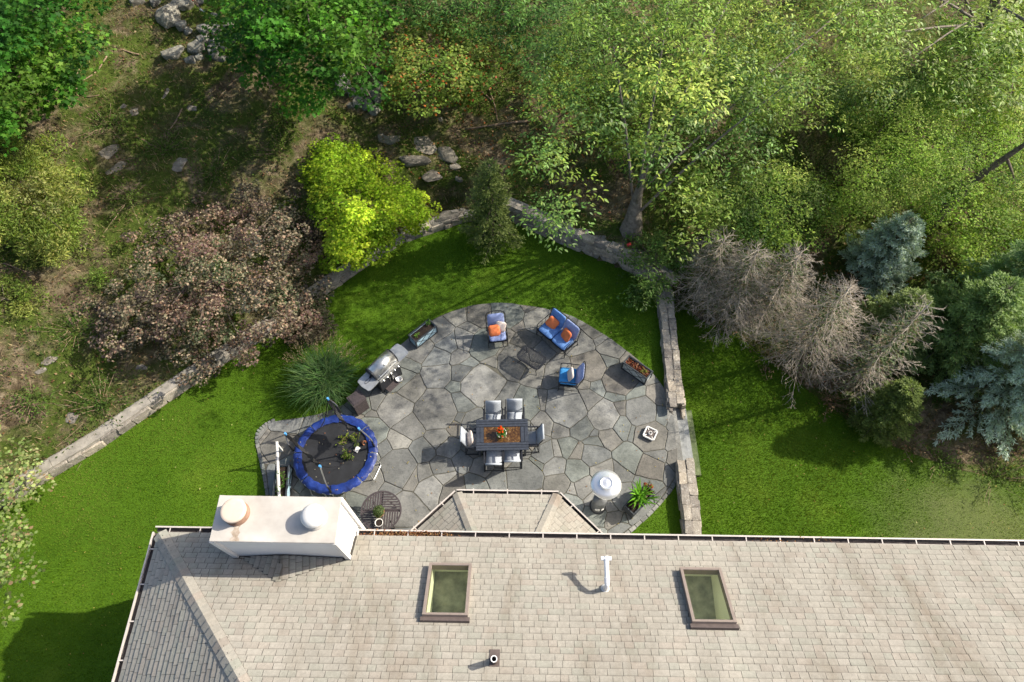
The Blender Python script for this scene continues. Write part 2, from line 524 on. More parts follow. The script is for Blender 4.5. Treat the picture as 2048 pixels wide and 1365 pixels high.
# ------------------------------------------------------------------ mesh helpers
class MB:
    """collects shapes into one mesh"""

    def __init__(self):
        self.v = []
        self.f = []

    def add(self, verts, faces, mat=None):
        o = len(self.v)
        for p in verts:
            p = Vector(p)
            if mat is not None:
                p = mat @ p
            self.v.append(tuple(p))
        for f in faces:
            self.f.append([i + o for i in f])
        return self

    def box(self, c, s, rot=None, taper=1.0):
        hx, hy, hz = s[0] / 2, s[1] / 2, s[2] / 2
        vs_ = [(-hx, -hy, -hz), (hx, -hy, -hz), (hx, hy, -hz), (-hx, hy, -hz),
               (-hx * taper, -hy * taper, hz), (hx * taper, -hy * taper, hz), (hx * taper, hy * taper, hz), (-hx * taper, hy * taper, hz)]
        m = Matrix.Translation(Vector(c))
        if rot is not None:
            m = m @ Euler(rot).to_matrix().to_4x4()
        return self.add(vs_, [(0, 3, 2, 1), (4, 5, 6, 7), (0, 1, 5, 4), (1, 2, 6, 5), (2, 3, 7, 6), (3, 0, 4, 7)], m)

    def bev(self, c, s, b=0.01, rot=None):
        """box with chamfered edges"""
        hx, hy, hz = s[0] / 2, s[1] / 2, s[2] / 2
        b = min(b, hx * .9, hy * .9, hz * .9)
        bm = bmesh.new()
        bmesh.ops.create_cube(bm, size=1)
        for v in bm.verts:
            v.co = Vector((v.co.x * 2 * hx, v.co.y * 2 * hy, v.co.z * 2 * hz))
        bmesh.ops.bevel(bm, geom=bm.edges[:], offset=b, segments=2, affect='EDGES')
        m = Matrix.Translation(Vector(c))
        if rot is not None:
            m = m @ Euler(rot).to_matrix().to_4x4()
        bm.verts.index_update()
        self.add([v.co.copy() for v in bm.verts], [[v.index for v in f.verts] for f in bm.faces], m)
        bm.free()
        return self

    def tube(self, pts, r, n=6, caps=True, phase=0.0):
        pts = [Vector(p) for p in pts]
        rs = r if isinstance(r, (list, tuple)) else [r] * len(pts)
        o = len(self.v)
        up = Vector((0, 0, 1))
        t0 = (pts[1] - pts[0]).normalized()
        if abs(t0.dot(up)) > 0.95:
            up = Vector((1, 0, 0))
        for i, p in enumerate(pts):
            a = pts[max(i - 1, 0)]
            b = pts[min(i + 1, len(pts) - 1)]
            t = (b - a)
            t = t.normalized() if t.length > 1e-9 else t0
            s = t.cross(up)
            s = s.normalized() if s.length > 1e-6 else Vector((1, 0, 0))
            q = s.cross(t)
            for k in range(n):
                an = 2 * math.pi * k / n + phase
                self.v.append(tuple(p + (s * math.cos(an) + q * math.sin(an)) * rs[i]))
        for i in range(len(pts) - 1):
            for k in range(n):
                k2 = (k + 1) % n
                self.f.append([o + i * n + k, o + i * n + k2, o + (i + 1) * n + k2, o + (i + 1) * n + k])
        if caps:
            self.f.append([o + k for k in range(n)][::-1])
            e = o + (len(pts) - 1) * n
            self.f.append([e + k for k in range(n)])
        return self

    def lathe(self, prof, n=24, c=(0, 0, 0), ex=1.0, ey=1.0):
        o = len(self.v)
        for (r, z) in prof:
            for k in range(n):
                a = 2 * math.pi * k / n
                self.v.append((c[0] + r * ex * math.cos(a), c[1] + r * ey * math.sin(a), c[2] + z))
        for i in range(len(prof) - 1):
            for k in range(n):
                k2 = (k + 1) % n
                self.f.append([o + i * n + k, o + i * n + k2, o + (i + 1) * n + k2, o + (i + 1) * n + k])
        return self

    def disc(self, r, z, n=24, c=(0, 0)):
        o = len(self.v)
        for k in range(n):
            a = 2 * math.pi * k / n
            self.v.append((c[0] + r * math.cos(a), c[1] + r * math.sin(a), z))
        self.f.append([o + k for k in range(n)])
        return self

    def prism(self, poly, z0, z1):
        o = len(self.v)
        n = len(poly)
        for p in poly:
            self.v.append((p[0], p[1], z0))
        for p in poly:
            self.v.append((p[0], p[1], z1))
        self.f.append([o + n + k for k in range(n)])
        self.f.append([o + k for k in range(n)][::-1])
        for k in range(n):
            k2 = (k + 1) % n
            self.f.append([o + k, o + k2, o + n + k2, o + n + k])
        return self

    def strip(self, path, width, thick):
        """sheet swept across x: path is (y, z) points"""
        o = len(self.v)
        P = [Vector((0, y, z)) for y, z in path]
        for i, p in enumerate(P):
            t = (P[min(i + 1, len(P) - 1)] - P[max(i - 1, 0)]).normalized()
            nrm = Vector((0, -t.z, t.y))
            for sx in (-1, 1):
                for sn in (0, 1):
                    q = p + nrm * (thick * (sn - 0.5))
                    self.v.append((sx * width / 2, q.y, q.z))
        for i in range(len(P) - 1):
            a = o + i * 4
            b = a + 4
            self.f += [[a, a + 2, b + 2, b], [a + 1, b + 1, b + 3, a + 3], [a, b, b + 1, a + 1], [a + 2, a + 3, b + 3, b + 2]]
        e = o + (len(P) - 1) * 4
        self.f += [[o, o + 1, o + 3, o + 2], [e, e + 2, e + 3, e + 1]]
        return self

    def cushion(self, c, s, rot=None, n=4.0, seg=16, m_=None, pinch=0.0):
        """pillow-like superellipsoid"""
        vs_, fs = [], []
        nu, nv = seg, seg // 2
        ex = 2.0 / n

        def sp(v_, e):
            return math.copysign(abs(v_) ** e, v_)
        for j in range(nv + 1):
            ph = -math.pi / 2 + math.pi * j / nv
            for i in range(nu):
                th = 2 * math.pi * i / nu
                x = sp(math.cos(ph), 0.7) * sp(math.cos(th), ex)
                y = sp(math.cos(ph), 0.7) * sp(math.sin(th), ex)
                z = sp(math.sin(ph), 0.9)
                k = 1 + pinch * (abs(x * y)) - pinch * .35 * (1 - abs(x * y)) * max(abs(x), abs(y))
                vs_.append((x * k * s[0] / 2, y * k * s[1] / 2, z * s[2] / 2 * (1 - 0.45 * pinch * 3 * max(abs(x), abs(y)) ** 3 if pinch else 1)))
        for j in range(nv):
            for i in range(nu):
                i2 = (i + 1) % nu
                fs.append((j * nu + i, j * nu + i2, (j + 1) * nu + i2, (j + 1) * nu + i))
        m = Matrix.Translation(Vector(c))
        if rot is not None:
            m = m @ Euler(rot).to_matrix().to_4x4()
        return self.add(vs_, fs, m)

    def build(self, name, mat, parent=None, smooth=False, tint=None):
        me = bpy.data.meshes.new(name)
        me.from_pydata(self.v, [], self.f)
        me.validate(clean_customdata=False)
        if smooth:
            me.polygons.foreach_set('use_smooth', [True] * len(me.polygons))
        if tint is not None:
            set_tint(me, np.tile(np.array(tint), (len(me.vertices), 1)))
        return link(name, me, mat, parent)


def build_each(mb, name, mat, parent):
    """one object for each connected piece of the collected shapes"""
    par = list(range(len(mb.v)))

    def root(i):
        while par[i] != i:
            par[i] = par[par[i]]
            i = par[i]
        return i
    for f in mb.f:
        for i in f[1:]:
            par[root(i)] = root(f[0])
    groups = {}
    for f in mb.f:
        groups.setdefault(root(f[0]), []).append(f)
    for fs in groups.values():
        ids = sorted({i for f in fs for i in f})
        ix = {v: k for k, v in enumerate(ids)}
        m2 = MB()
        m2.add([mb.v[i] for i in ids], [[ix[i] for i in f] for f in fs])
        m2.build(name, mat, parent)


def set_tint(me, cols):
    ca = me.color_attributes.new('tint', 'FLOAT_COLOR', 'POINT')
    a = np.ones((len(cols), 4), np.float32)
    a[:, :3] = cols
    ca.data.foreach_set('color', a.ravel())


def link(name, me, mat, parent=None):
    if mat is not None and len(me.materials) == 0:
        me.materials.append(mat if not isinstance(mat, str) else M[mat])
    o = bpy.data.objects.new(name, me)
    COL.objects.link(o)
    if parent is not None:
        o.parent = parent
    return o


def tag(o, label=None, cat=None, group=None, kind=None):
    if label:
        o['label'] = label
    if cat:
        o['category'] = cat
    if group:
        o['group'] = group
    if kind:
        o['kind'] = kind
    return o


def thing(name, label, cat, loc=(0, 0, 0), rotz=0.0, group=None):
    o = bpy.data.objects.new(name, None)
    COL.objects.link(o)
    o.location = loc
    o.rotation_euler = (0, 0, rotz)
    o.empty_display_size = 0.2
    return tag(o, label, cat, group)


def children(o):
    return [x for x in bpy.data.objects if x.parent == o]


def copy_tree(o, parent=None):
    kids = children(o)
    c = o.copy()
    COL.objects.link(c)
    c.parent = parent
    for k in kids:
        copy_tree(k, c)
    return c


def fast_mesh(name, V, k, cols=None, smooth=False):
    """mesh of separate k-gons; V is (n, k, 3)"""
    n = len(V)
    me = bpy.data.meshes.new(name)
    me.vertices.add(n * k)
    me.vertices.foreach_set('co', np.ascontiguousarray(V, np.float32).ravel())
    me.loops.add(n * k)
    me.loops.foreach_set('vertex_index', np.arange(n * k, dtype=np.int32))
    me.polygons.add(n)
    me.polygons.foreach_set('loop_start', np.arange(n, dtype=np.int32) * k)
    me.polygons.foreach_set('loop_total', np.full(n, k, np.int32))
    me.update(calc_edges=True)
    if smooth:
        me.polygons.foreach_set('use_smooth', [True] * n)
    if cols is not None:
        set_tint(me, np.repeat(cols, k, axis=0))
    return me


def unit(a):
    return a / (np.linalg.norm(a, axis=-1, keepdims=True) + 1e-9)


LEAF = {
    'rhomb': [(0, 0, 0), (.42, .5, .1), (1, 0, -.1), (.42, -.5, .1)],
    'oval': [(0, 0, 0), (.25, .4, .06), (.65, .42, .05), (1, 0, -.12), (.65, -.42, .05), (.25, -.4, .06)],
    'maple': [(0, 0, 0), (.02, .45, .0), (.3, .3, .04), (.5, .62, -.04), (.62, .25, .05), (1, 0, -.08), (.62, -.25, .05), (.5, -.62, -.04), (.3, -.3, .04), (.02, -.45, .0)],
    'needle': [(0, 0, 0), (.5, .5, .0), (1, 0, 0), (.5, -.5, .0)],
}


def leaves(P, Nn, D, Ln, Wd, shape):
    """leaf polygons: position, normal, direction, length, width"""
    Nn = unit(Nn)
    D = unit(D - (D * Nn).sum(-1, keepdims=True) * Nn)
    S = np.cross(Nn, D)
    T = np.array(LEAF[shape])
    V = (P[:, None, :] + D[:, None, :] * (T[None, :, 0:1] * Ln[:, None, None])
         + S[:, None, :] * (T[None, :, 1:2] * Wd[:, None, None])
         + Nn[:, None, :] * (T[None, :, 2:3] * Ln[:, None, None]))
    return V

# ================================================================== THE GROUND
LOW = -0.45                                            # level of the lower lawn on the right
WALL_PX = [(-260, 1200), (-80, 1075), (60, 985), (200, 900), (383, 775), (510, 690), (640, 600), (740, 530), (805, 488), (925, 447),
           (1000, 436), (1029, 448), (1146, 500), (1220, 526), (1264, 548), (1325, 588)]
WALL_W = [at(x, y, 0) for x, y in WALL_PX]
NS_PX = [(1330, 580), (1354, 804), (1371, 921), (1390, 1090)]
NS_W = [at(x, y, 0.3) for x, y in NS_PX]
LOW_PX = [(1348, 590), (1400, 640), (1500, 690), (1570, 745), (1640, 800), (1700, 845), (1790, 895), (1900, 935), (2048, 970), (2350, 1020)]
LOW_W = [at(x, y, LOW) for x, y in LOW_PX]

UP_POLY = [(p.x, p.y) for p in WALL_W] + [(p.x, p.y) for p in NS_W] + [(NS_W[-1].x + .3, -12), (-30, -12), (-30, WALL_W[0].y)]
LOW_POLY = [(NS_W[0].x, NS_W[0].y)] + [(p.x, p.y) for p in LOW_W] + [(40, LOW_W[-1].y), (40, -12), (NS_W[-1].x + .3, -12), (NS_W[-1].x, NS_W[-1].y), (NS_W[2].x, NS_W[2].y), (NS_W[1].x, NS_W[1].y)]

_bp = []
for i in range(len(WALL_W) - 1):
    for k in range(6):
        p = WALL_W[i].lerp(WALL_W[i + 1], k / 6)
        xx = WALL_PX[i][0]
        _bp.append((p.x, p.y, 0.3 if xx < 925 else (0.5 if xx < 1010 else 0.74)))
for i in range(len(LOW_W) - 1):
    for k in range(6):
        p = LOW_W[i].lerp(LOW_W[i + 1], k / 6)
        _bp.append((p.x, p.y, LOW + (0.35 if i == 0 and k < 3 else 0.0)))
_bp = np.array(_bp)


def sinnoise(x, y):
    return (np.sin(x * 0.71 + 1.3) * np.cos(y * 0.63 - .4) + .6 * np.sin(x * 1.7 - y * 1.3 + 2.0) + .35 * np.sin(x * 3.1 + y * 2.7) + .25 * np.cos(x * 5.3 - y * 4.1))


def hill_z(x, y):
    x = np.asarray(x, float)
    y = np.asarray(y, float)
    sh = x.shape
    x = x.ravel()
    y = y.ravel()
    z = np.zeros(len(x))
    for s in range(0, len(x), 20000):
        xs, ys = x[s:s + 20000, None], y[s:s + 20000, None]
        d = np.hypot(xs - _bp[None, :, 0], ys - _bp[None, :, 1]) + 0.05
        wgt = d ** -3
        base = (wgt * _bp[None, :, 2]).sum(1) / wgt.sum(1)
        dm = d.min(1)
        z[s:s + 20000] = base + 0.14 * np.maximum(dm - .6, 0) + np.clip((dm - .6) * .15, 0, .16) * sinnoise(xs[:, 0], ys[:, 0])
    hp = at(872, 392, .3)
    z -= 1.1 * np.exp(-(((x - hp.x) / 1.1) ** 2 + ((y - hp.y) / .75) ** 2) ** 1.5)
    up = in_poly(x, y, UP_POLY) | (poly_dist(x, y, [(p.x, p.y) for p in WALL_W], False) < .25)
    lo = in_poly(x, y, LOW_POLY)
    z = np.where(up, -0.05, z)
    z = np.where(lo & ~up, LOW - 0.05, z)
    return z.reshape(sh)


def on_hill(px, py, dz=0.0):
    z = 0.5
    for _ in range(8):
        p = at(px, py, z + dz)
        z = float(hill_z(np.array([p.x]), np.array([p.y]))[0])
    p = at(px, py, z + dz)
    return p


def ground_at(px, py):
    """ground point under a photo pixel: lawn, lower lawn or hill"""
    p = at(px, py, 0)
    if in_poly(np.array([p.x]), np.array([p.y]), UP_POLY)[0]:
        return p
    q = at(px, py, LOW)
    if in_poly(np.array([q.x]), np.array([q.y]), LOW_POLY)[0]:
        return q
    return on_hill(px, py)


gx = np.arange(-34.5, 34.51, 0.3)
gy = np.arange(-6, 45.01, 0.3)
GX, GY = np.meshgrid(gx, gy)
GZ = hill_z(GX, GY)
edge = np.minimum.reduce([GX - gx[0], gx[-1] - GX, gy[-1] - GY])
GZ = np.where(edge < 5, GZ * (edge / 5) + (-1.2) * (1 - edge / 5), GZ)
nx, ny = len(gx), len(gy)
idx = np.arange(nx * ny).reshape(ny, nx)
q = np.stack([idx[:-1, :-1], idx[:-1, 1:], idx[1:, 1:], idx[1:, :-1]], -1).reshape(-1, 4)
me = bpy.data.meshes.new('hillside')
me.from_pydata(np.stack([GX.ravel(), GY.ravel(), GZ.ravel()], -1).tolist(), [], q.tolist())
me.polygons.foreach_set('use_smooth', [True] * len(me.polygons))
tag(link('hillside', me, M['hill']), 'brown and mossy woodland slope above the walls', kind='structure')
mb = MB()
mb.add([(-700, -700, -1.1), (700, -700, -1.1), (700, 700, -1.1), (-700, 700, -1.1)], [(0, 1, 2, 3)])
tag(mb.build('ground', M['hill']), 'woodland ground reaching out to the horizon', kind='structure')

mb = MB()
mb.add([(x, y, 0.0) for x, y in UP_POLY], [list(range(len(UP_POLY)))[::-1]])
tag(mb.build('lawn', M['lawn']), 'mown green lawn around the flagstone patio', kind='structure')
mb = MB()
mb.add([(x, y, LOW) for x, y in LOW_POLY], [list(range(len(LOW_POLY)))[::-1]])
tag(mb.build('lower_lawn', M['lawn']), 'mown green lawn below the steps on the right', kind='structure')

# ================================================================== THE HOUSE
EAVE = 3.8
PITCH = R(27.6)
TP, CP, SP = math.tan(PITCH), math.cos(PITCH), math.sin(PITCH)
HROT = R(-0.915)
H0 = at(318, 1066, EAVE)
H0.z = 0
HW, HD = 26.0, 10.0
HJ = HD / 2
house = thing('house', 'house with pale shingle hip roof, white chimney and two skylights', 'house', H0, HROT)
HM = Matrix.Translation(H0) @ Matrix.Rotation(HROT, 4, 'Z')
HMI = HM.inverted()


def loc(px, py, z):
    return HMI @ at(px, py, z)


def roof_ij(px, py):
    """roof coordinates (along the eave, in from the eave) seen at a photo pixel"""
    o = HMI @ Vector((0, 0, CAM_H))
    d = loc(px, py, 0) - o
    # z = EAVE - TP*y
    t = (EAVE - TP * o.y - o.z) / (d.z + TP * d.y)
    p = o + d * t
    return p.x, -p.y


def RP(i, j, h=0.0):
    return Vector((i, -j + SP * h, EAVE + TP * j + CP * h))


SKY = []
for quad in (((860, 1138), (943, 1135), (848, 1237), (933, 1237)), ((1361, 1143), (1437, 1148), (1383, 1252), (1470, 1250))):
    ij = [roof_ij(*p) for p in quad]
    SKY.append((min((ij[0][0] + ij[2][0]) / 2, 99), (ij[1][0] + ij[3][0]) / 2, (ij[0][1] + ij[1][1]) / 2, (ij[2][1] + ij[3][1]) / 2))

CH_Z = 5.62
cc = [loc(438.5, 991.6, CH_Z), loc(683, 994, CH_Z), loc(669, 1088, CH_Z), loc(418, 1082, CH_Z)]
CX0, CX1 = (cc[0].x + cc[3].x) / 2, (cc[1].x + cc[2].x) / 2
CY1, CY0 = (cc[0].y + cc[1].y) / 2, (cc[2].y + cc[3].y) / 2       # north (out) and south (in) faces

# walls
wall_in = 0.5
mb = MB()
mb.box((HW / 2, -HD / 2, EAVE / 2 - 0.08), (HW - 2 * wall_in, HD - 2 * wall_in, EAVE - 0.16))
mb.build('wall', M['siding'], house)
mb = MB()
mb.box((HW / 2, -HD / 2, EAVE - 0.15), (HW - 0.06, HD - 0.06, 0.05))
build_each(mb, 'soffit', M['white'], house)

SHINGLE_PAL = [((0.337, 0.322, 0.285), 6), ((0.35, 0.33, 0.289), 6), ((0.32, 0.322, 0.28), 3), ((0.345, 0.308, 0.268), 2), ((0.38, 0.355, 0.315), 2), ((0.31, 0.28, 0.245), 1)]
_pal = [tuple(x * .84 for x in c) for c, n in SHINGLE_PAL for _ in range(n)]


def interval(poly, s):
    xs = []
    n = len(poly)
    for i in range(n):
        (u1, s1), (u2, s2) = poly[i], poly[(i + 1) % n]
        if (s1 > s) != (s2 > s):
            xs.append(u1 + (u2 - u1) * (s - s1) / (s2 - s1))
    return (min(xs), max(xs)) if len(xs) >= 2 else None


def facet_shingles(O, U, S, Nv, poly, holes=(), expo=0.143, wmin=.15, wmax=.32):
    """each shingle tab: a thin wedge, butt edge proud of the course below; returns corner arrays and tints"""
    out, tints = [], []
    smax = max(p[1] for p in poly)
    k = 0
    off = 0
    while k * expo < smax:
        s0 = k * expo
        iv = interval(poly, min(s0 + expo * .5, smax - 1e-4))
        k += 1
        if not iv:
            continue
        u, u1 = iv
        u -= rnd.uniform(0, .2)
        u0lim = iv[0]
        while u < u1:
            wd = rnd.uniform(wmin, wmax)
            a, b = max(u, u0lim), min(u + wd, u1)
            u += wd
            if b - a < 0.03:
                continue
            sa, sb = s0 - 0.004 + rnd.uniform(-.003, .003), min(s0 + expo + 0.03, smax + .02)
            segs = [(a, b)]
            skip = False
            for (h0, h1, g0, g1) in holes:
                if g0 < s0 + expo * .6 and s0 + expo * .4 < g1:
                    ns = []
                    for (p, q_) in segs:
                        if q_ <= h0 or p >= h1:
                            ns.append((p, q_))
                        else:
                            if h0 - p > .03:
                                ns.append((p, h0))
                            if q_ - h1 > .03:
                                ns.append((h1, q_))
                    segs = ns
            th = rnd.choice((.009, .012, .016))
            col = np.array(rnd.choice(_pal)) * rnd.uniform(.96, 1.04) * .6 + np.array(_pal[0]) * .42
            for (p, q_) in segs:
                g = .003
                P = []
                sm_ = s0 + expo * rnd.uniform(.74, .84)
                for (uu, ss, hh) in ((p + g, sa, .003), (q_ - g, sa, .003), (q_ - g, sb, 0.001), (p + g, sb, .001),
                                     (p + g, sa, .006 + th), (q_ - g, sa, .006 + th), (q_ - g, sb, .0035), (p + g, sb, .0035),
                                     (p + g, sm_, .0045 + th * .2), (q_ - g, sm_, .0045 + th * .2), (q_ - g, sm_ + .006, .0044 + th * .18), (p + g, sm_ + .006, .0044 + th * .18)):
                    P.append(O + U * uu + S * ss + Nv * hh)
                out.append([tuple(x) for x in P])
                tints.append(col)
    return out, tints


BOXF = [(4, 5, 9, 8), (8, 9, 10, 11), (11, 10, 6, 7), (0, 1, 5, 4), (1, 2, 6, 5), (3, 0, 4, 7)]
# tint factors: each tab turns darker at its upper end, below the next butt edge
TAB_TONE = np.array([1, 1, .6, .6, 1.04, 1.04, .62, .62, .97, .97, .7, .7])


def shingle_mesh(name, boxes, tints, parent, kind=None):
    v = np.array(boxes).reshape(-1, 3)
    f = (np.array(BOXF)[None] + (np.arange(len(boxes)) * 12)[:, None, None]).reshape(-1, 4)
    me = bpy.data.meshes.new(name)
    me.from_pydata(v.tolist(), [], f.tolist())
    set_tint(me, np.repeat(np.array(tints), 12, axis=0) * np.tile(TAB_TONE, len(boxes))[:, None])
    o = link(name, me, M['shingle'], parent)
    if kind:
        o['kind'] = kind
    return o


M['under'] = pm('roof_underlay', (0.05, 0.045, 0.04), 0.9, var=0.2)
M['roof_far'] = pm('shingle_far', (0.36, 0.34, 0.31), 0.9, var=0.12, scale=4)

# main slope with openings for the skylights
(a0, a1, aj0, aj1), (b0, b1, bj0, bj1) = SKY
mb = MB()


def rpoly(pts, h=0.0):
    o = len(mb.v)
    for (i, j) in pts:
        mb.v.append(tuple(RP(i, j, h)))
    mb.f.append([o + k for k in range(len(pts))])


rpoly([(0, 0), (a0, 0), (a0, HJ), (HJ, HJ)])
rpoly([(a0, 0), (a1, 0), (a1, aj0), (a0, aj0)])
rpoly([(a0, aj1), (a1, aj1), (a1, HJ), (a0, HJ)])
rpoly([(a1, 0), (b0, 0), (b0, HJ), (a1, HJ)])
rpoly([(b0, 0), (b1, 0), (b1, bj0), (b0, bj0)])
rpoly([(b0, bj1), (b1, bj1), (b1, HJ), (b0, HJ)])
rpoly([(b1, 0), (HW, 0), (HW - HJ, HJ), (b1, HJ)])
main_slope = mb.build('main_roof_slope', M['under'], house)
mb = MB()
mb.add([(0, 0, EAVE), (HJ, -HJ, EAVE + TP * HJ), (0, -HD, EAVE)], [(0, 1, 2)])
left_slope = mb.build('hip_roof_slope', M['under'], house)
mb = MB()
mb.add([(0, -HD, EAVE), (HJ, -HJ, EAVE + TP * HJ), (HW - HJ, -HJ, EAVE + TP * HJ), (HW, -HD, EAVE), (HW, 0, EAVE)],
       [(0, 1, 2, 3), (3, 2, 4)])
mb.build('rear_roof_slope', M['roof_far'], house)

holes = [(a0 - .01, a1 + .01, aj0 / CP - .02, aj1 / CP + .02), (b0 - .01, b1 + .01, bj0 / CP - .02, bj1 / CP + .02),
         (CX0 - .02, CX1 + .02, -1, -CY0 / CP + .02)]
bx, tt = facet_shingles(Vector((0, 0, EAVE)), Vector((1, 0, 0)), Vector((0, -CP, SP)), Vector((0, SP, CP)),
                        [(0, 0), (22.5, 0), (22.5, HJ / CP), (HJ, HJ / CP)], holes)
camL = HMI @ Vector((0, 0, CAM_H))
order = sorted(range(len(bx)), key=lambda k: (Vector(bx[k][0]) - camL).length)
# tabs inside the picture, largest (nearest) first: one object each for the first 300
vis = [k for k in order if bx[k][0][1] > -3.0]
single = set(vis[:300])
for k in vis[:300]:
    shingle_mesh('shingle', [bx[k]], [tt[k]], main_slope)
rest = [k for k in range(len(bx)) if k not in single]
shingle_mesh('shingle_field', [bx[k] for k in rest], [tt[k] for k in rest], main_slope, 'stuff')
bx2, tt2 = facet_shingles(Vector((0, 0, EAVE)), Vector((0, -1, 0)), Vector((CP, 0, SP)), Vector((-SP, 0, CP)),
                          [(0, 0), (HD, 0), (HJ, HJ / CP)], expo=.143)
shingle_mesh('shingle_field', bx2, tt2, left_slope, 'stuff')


def hip_caps(parent, p0, p1, na, nb, width=.15, expo=.19, lift=.036):
    """bent cap pieces riding up a hip line; na, nb are the normals of the two slopes"""
    p0, p1 = Vector(p0), Vector(p1)
    d = (p1 - p0).normalized()
    L = (p1 - p0).length
    da = d.cross(na).normalized()
    db = nb.cross(d).normalized()
    up = (na + nb).normalized()
    if da.z > 0:
        da = -da
    if db.z > 0:
        db = -db
    n = int(L / expo)
    for k in range(n):
        a = p0 + d * (k * expo)
        b = p0 + d * ((k + 1) * expo + .04)
        col = np.array(rnd.choice(_pal)) * rnd.uniform(.95, 1.06)
        mb = MB()
        vs_ = []
        for (pt, hh) in ((a, lift + .016), (b, lift - .004)):
            for (e, dd) in ((da, width), (da, width * .45), (None, 0), (db, width * .45), (db, width)):
                q_ = pt + up * hh + (e * dd if e is not None else Vector()) - up * (.0 if e is None else (.003 if dd < width else .006))
                vs_.append(q_)
        for q_ in list(vs_):
            vs_.append(q_ - up * .013)
        fs = []
        for i in range(4):
            fs.append((i, i + 1, 5 + i + 1, 5 + i))
            fs.append((i, 10 + i, 10 + i + 1, i + 1))
        fs += [(0, 5, 15, 10), (4, 14, 19, 9)]
        mb.add(vs_, fs)
        mb.build('hip_cap', M['shingle'], parent, tint=col)


nL, nM = Vector((-SP, 0, CP)), Vector((0, SP, CP))
hip_caps(left_slope, (0.02, -0.02, EAVE), (HJ, -HJ, EAVE + TP * HJ), nL, nM, .17, .2)
hip_caps(main_slope, (HJ, -HJ, EAVE + TP * HJ), (22, -HJ, EAVE + TP * HJ), nM, Vector((0, -SP, CP)), .17, .3)

# skylights
for n_, (i0, i1, j0, j1) in enumerate(SKY):
    sk = bpy.data.objects.new('skylight', None)
    COL.objects.link(sk)
    sk.parent = house
    sk['label'] = 'left skylight over the gutter leaves' if n_ == 0 else 'right skylight far along the roof'
    h = 0.15
    fw = 0.042

    def rbox(name, ia, ib, ja, jb, h0, h1, mat):
        mb = MB()
        vs_ = [RP(ia, ja, h0), RP(ib, ja, h0), RP(ib, jb, h0), RP(ia, jb, h0), RP(ia, ja, h1), RP(ib, ja, h1), RP(ib, jb, h1), RP(ia, jb, h1)]
        mb.add(vs_, [(0, 3, 2, 1), (4, 5, 6, 7), (0, 1, 5, 4), (1, 2, 6, 5), (2, 3, 7, 6), (3, 0, 4, 7)])
        return mb.build(name, mat, sk)
    rbox('frame', i0 - .02, i0 + fw, j0 - .02, j1 + .02, -.02, h, M['sky_frame'])
    rbox('frame', i1 - fw, i1 + .02, j0 - .02, j1 + .02, -.02, h, M['sky_frame'])
    rbox('frame', i0 + fw, i1 - fw, j0 - .02, j0 + fw * .8, -.02, h - .002, M['sky_frame'])
    rbox('frame', i0 + fw, i1 - fw, j1 - fw * .6, j1 + .02, -.02, h - .002, M['sky_frame'])
    rbox('flashing', i0 - .06, i1 + .06, j1 + .022, j1 + .10, .012, h * .55, M['vent'])
    rbox('pane', i0 + fw - .004, i1 - fw + .004, j0 + fw * .8 - .004, j1 - fw * .6 + .004, h - .035, h - .028, M['glass'])
    mb = MB()
    ins = fw - .002
    top = [RP(i0 + ins, j0 + .03, h - .04), RP(i1 - ins, j0 + .03, h - .04), RP(i1 - ins, j1 - .03, h - .04), RP(i0 + ins, j1 - .03, h - .04)]
    zb = EAVE + TP * j0 - .55
    bot = [Vector((p.x, p.y, zb)) for p in top]
    mb.add(top + bot, [(0, 1, 5, 4), (1, 2, 6, 5), (2, 3, 7, 6), (3, 0, 4, 7)])
    mb.build('light_well', M['well'], sk)
    mb = MB()
    cx_, cy_ = (bot[0].x + bot[2].x) / 2, (bot[0].y + bot[2].y) / 2
    mb.add([(cx_ - 1.4, cy_ - 1.2, zb + .02), (cx_ + 1.4, cy_ - 1.2, zb + .02), (cx_ + 1.4, cy_ + 1.2, zb + .02), (cx_ - 1.4, cy_ + 1.2, zb + .02)], [(0, 1, 2, 3)])
    mb.build('room_floor', M['room'], sk)
# the house wall box is closed: open its top under the skylights
wl = [o for o in children(house) if o.name.startswith('wall')][0]
bmw = bmesh.new()
bmw.from_mesh(wl.data)
bmesh.ops.delete(bmw, geom=[f for f in bmw.faces if f.normal.z > .9], context='FACES_ONLY')
bmw.to_mesh(wl.data)
bmw.free()
sf = [o for o in children(house) if o.name.startswith('soffit')][0]
bpy.data.objects.remove(sf)
mb = MB()
for (c_, s_) in (((HW / 2, -.27, EAVE - .17), (HW - .1, .5, .03)), ((HW / 2, -HD + .27, EAVE - .17), (HW - .1, .5, .03)),
                 ((.27, -HD / 2, EAVE - .171), (.5, HD - 1.1, .03)), ((HW - .27, -HD / 2, EAVE - .171), (.5, HD - 1.1, .03))):
    mb.box(c_, s_)
build_each(mb, 'soffit', M['white'], house)

# fascia and gutters
mb = MB()
mb.box(((CX0 - .02) / 2, .011, EAVE - .095), (CX0 - .04, .022, .17))
mb.box(((CX1 + HW) / 2, .011, EAVE - .095), (HW - CX1 - .04, .022, .17))
mb.box((-.011, -HD / 2, EAVE - .096), (.022, HD, .17))
build_each(mb, 'fascia', M['gutter'], house)


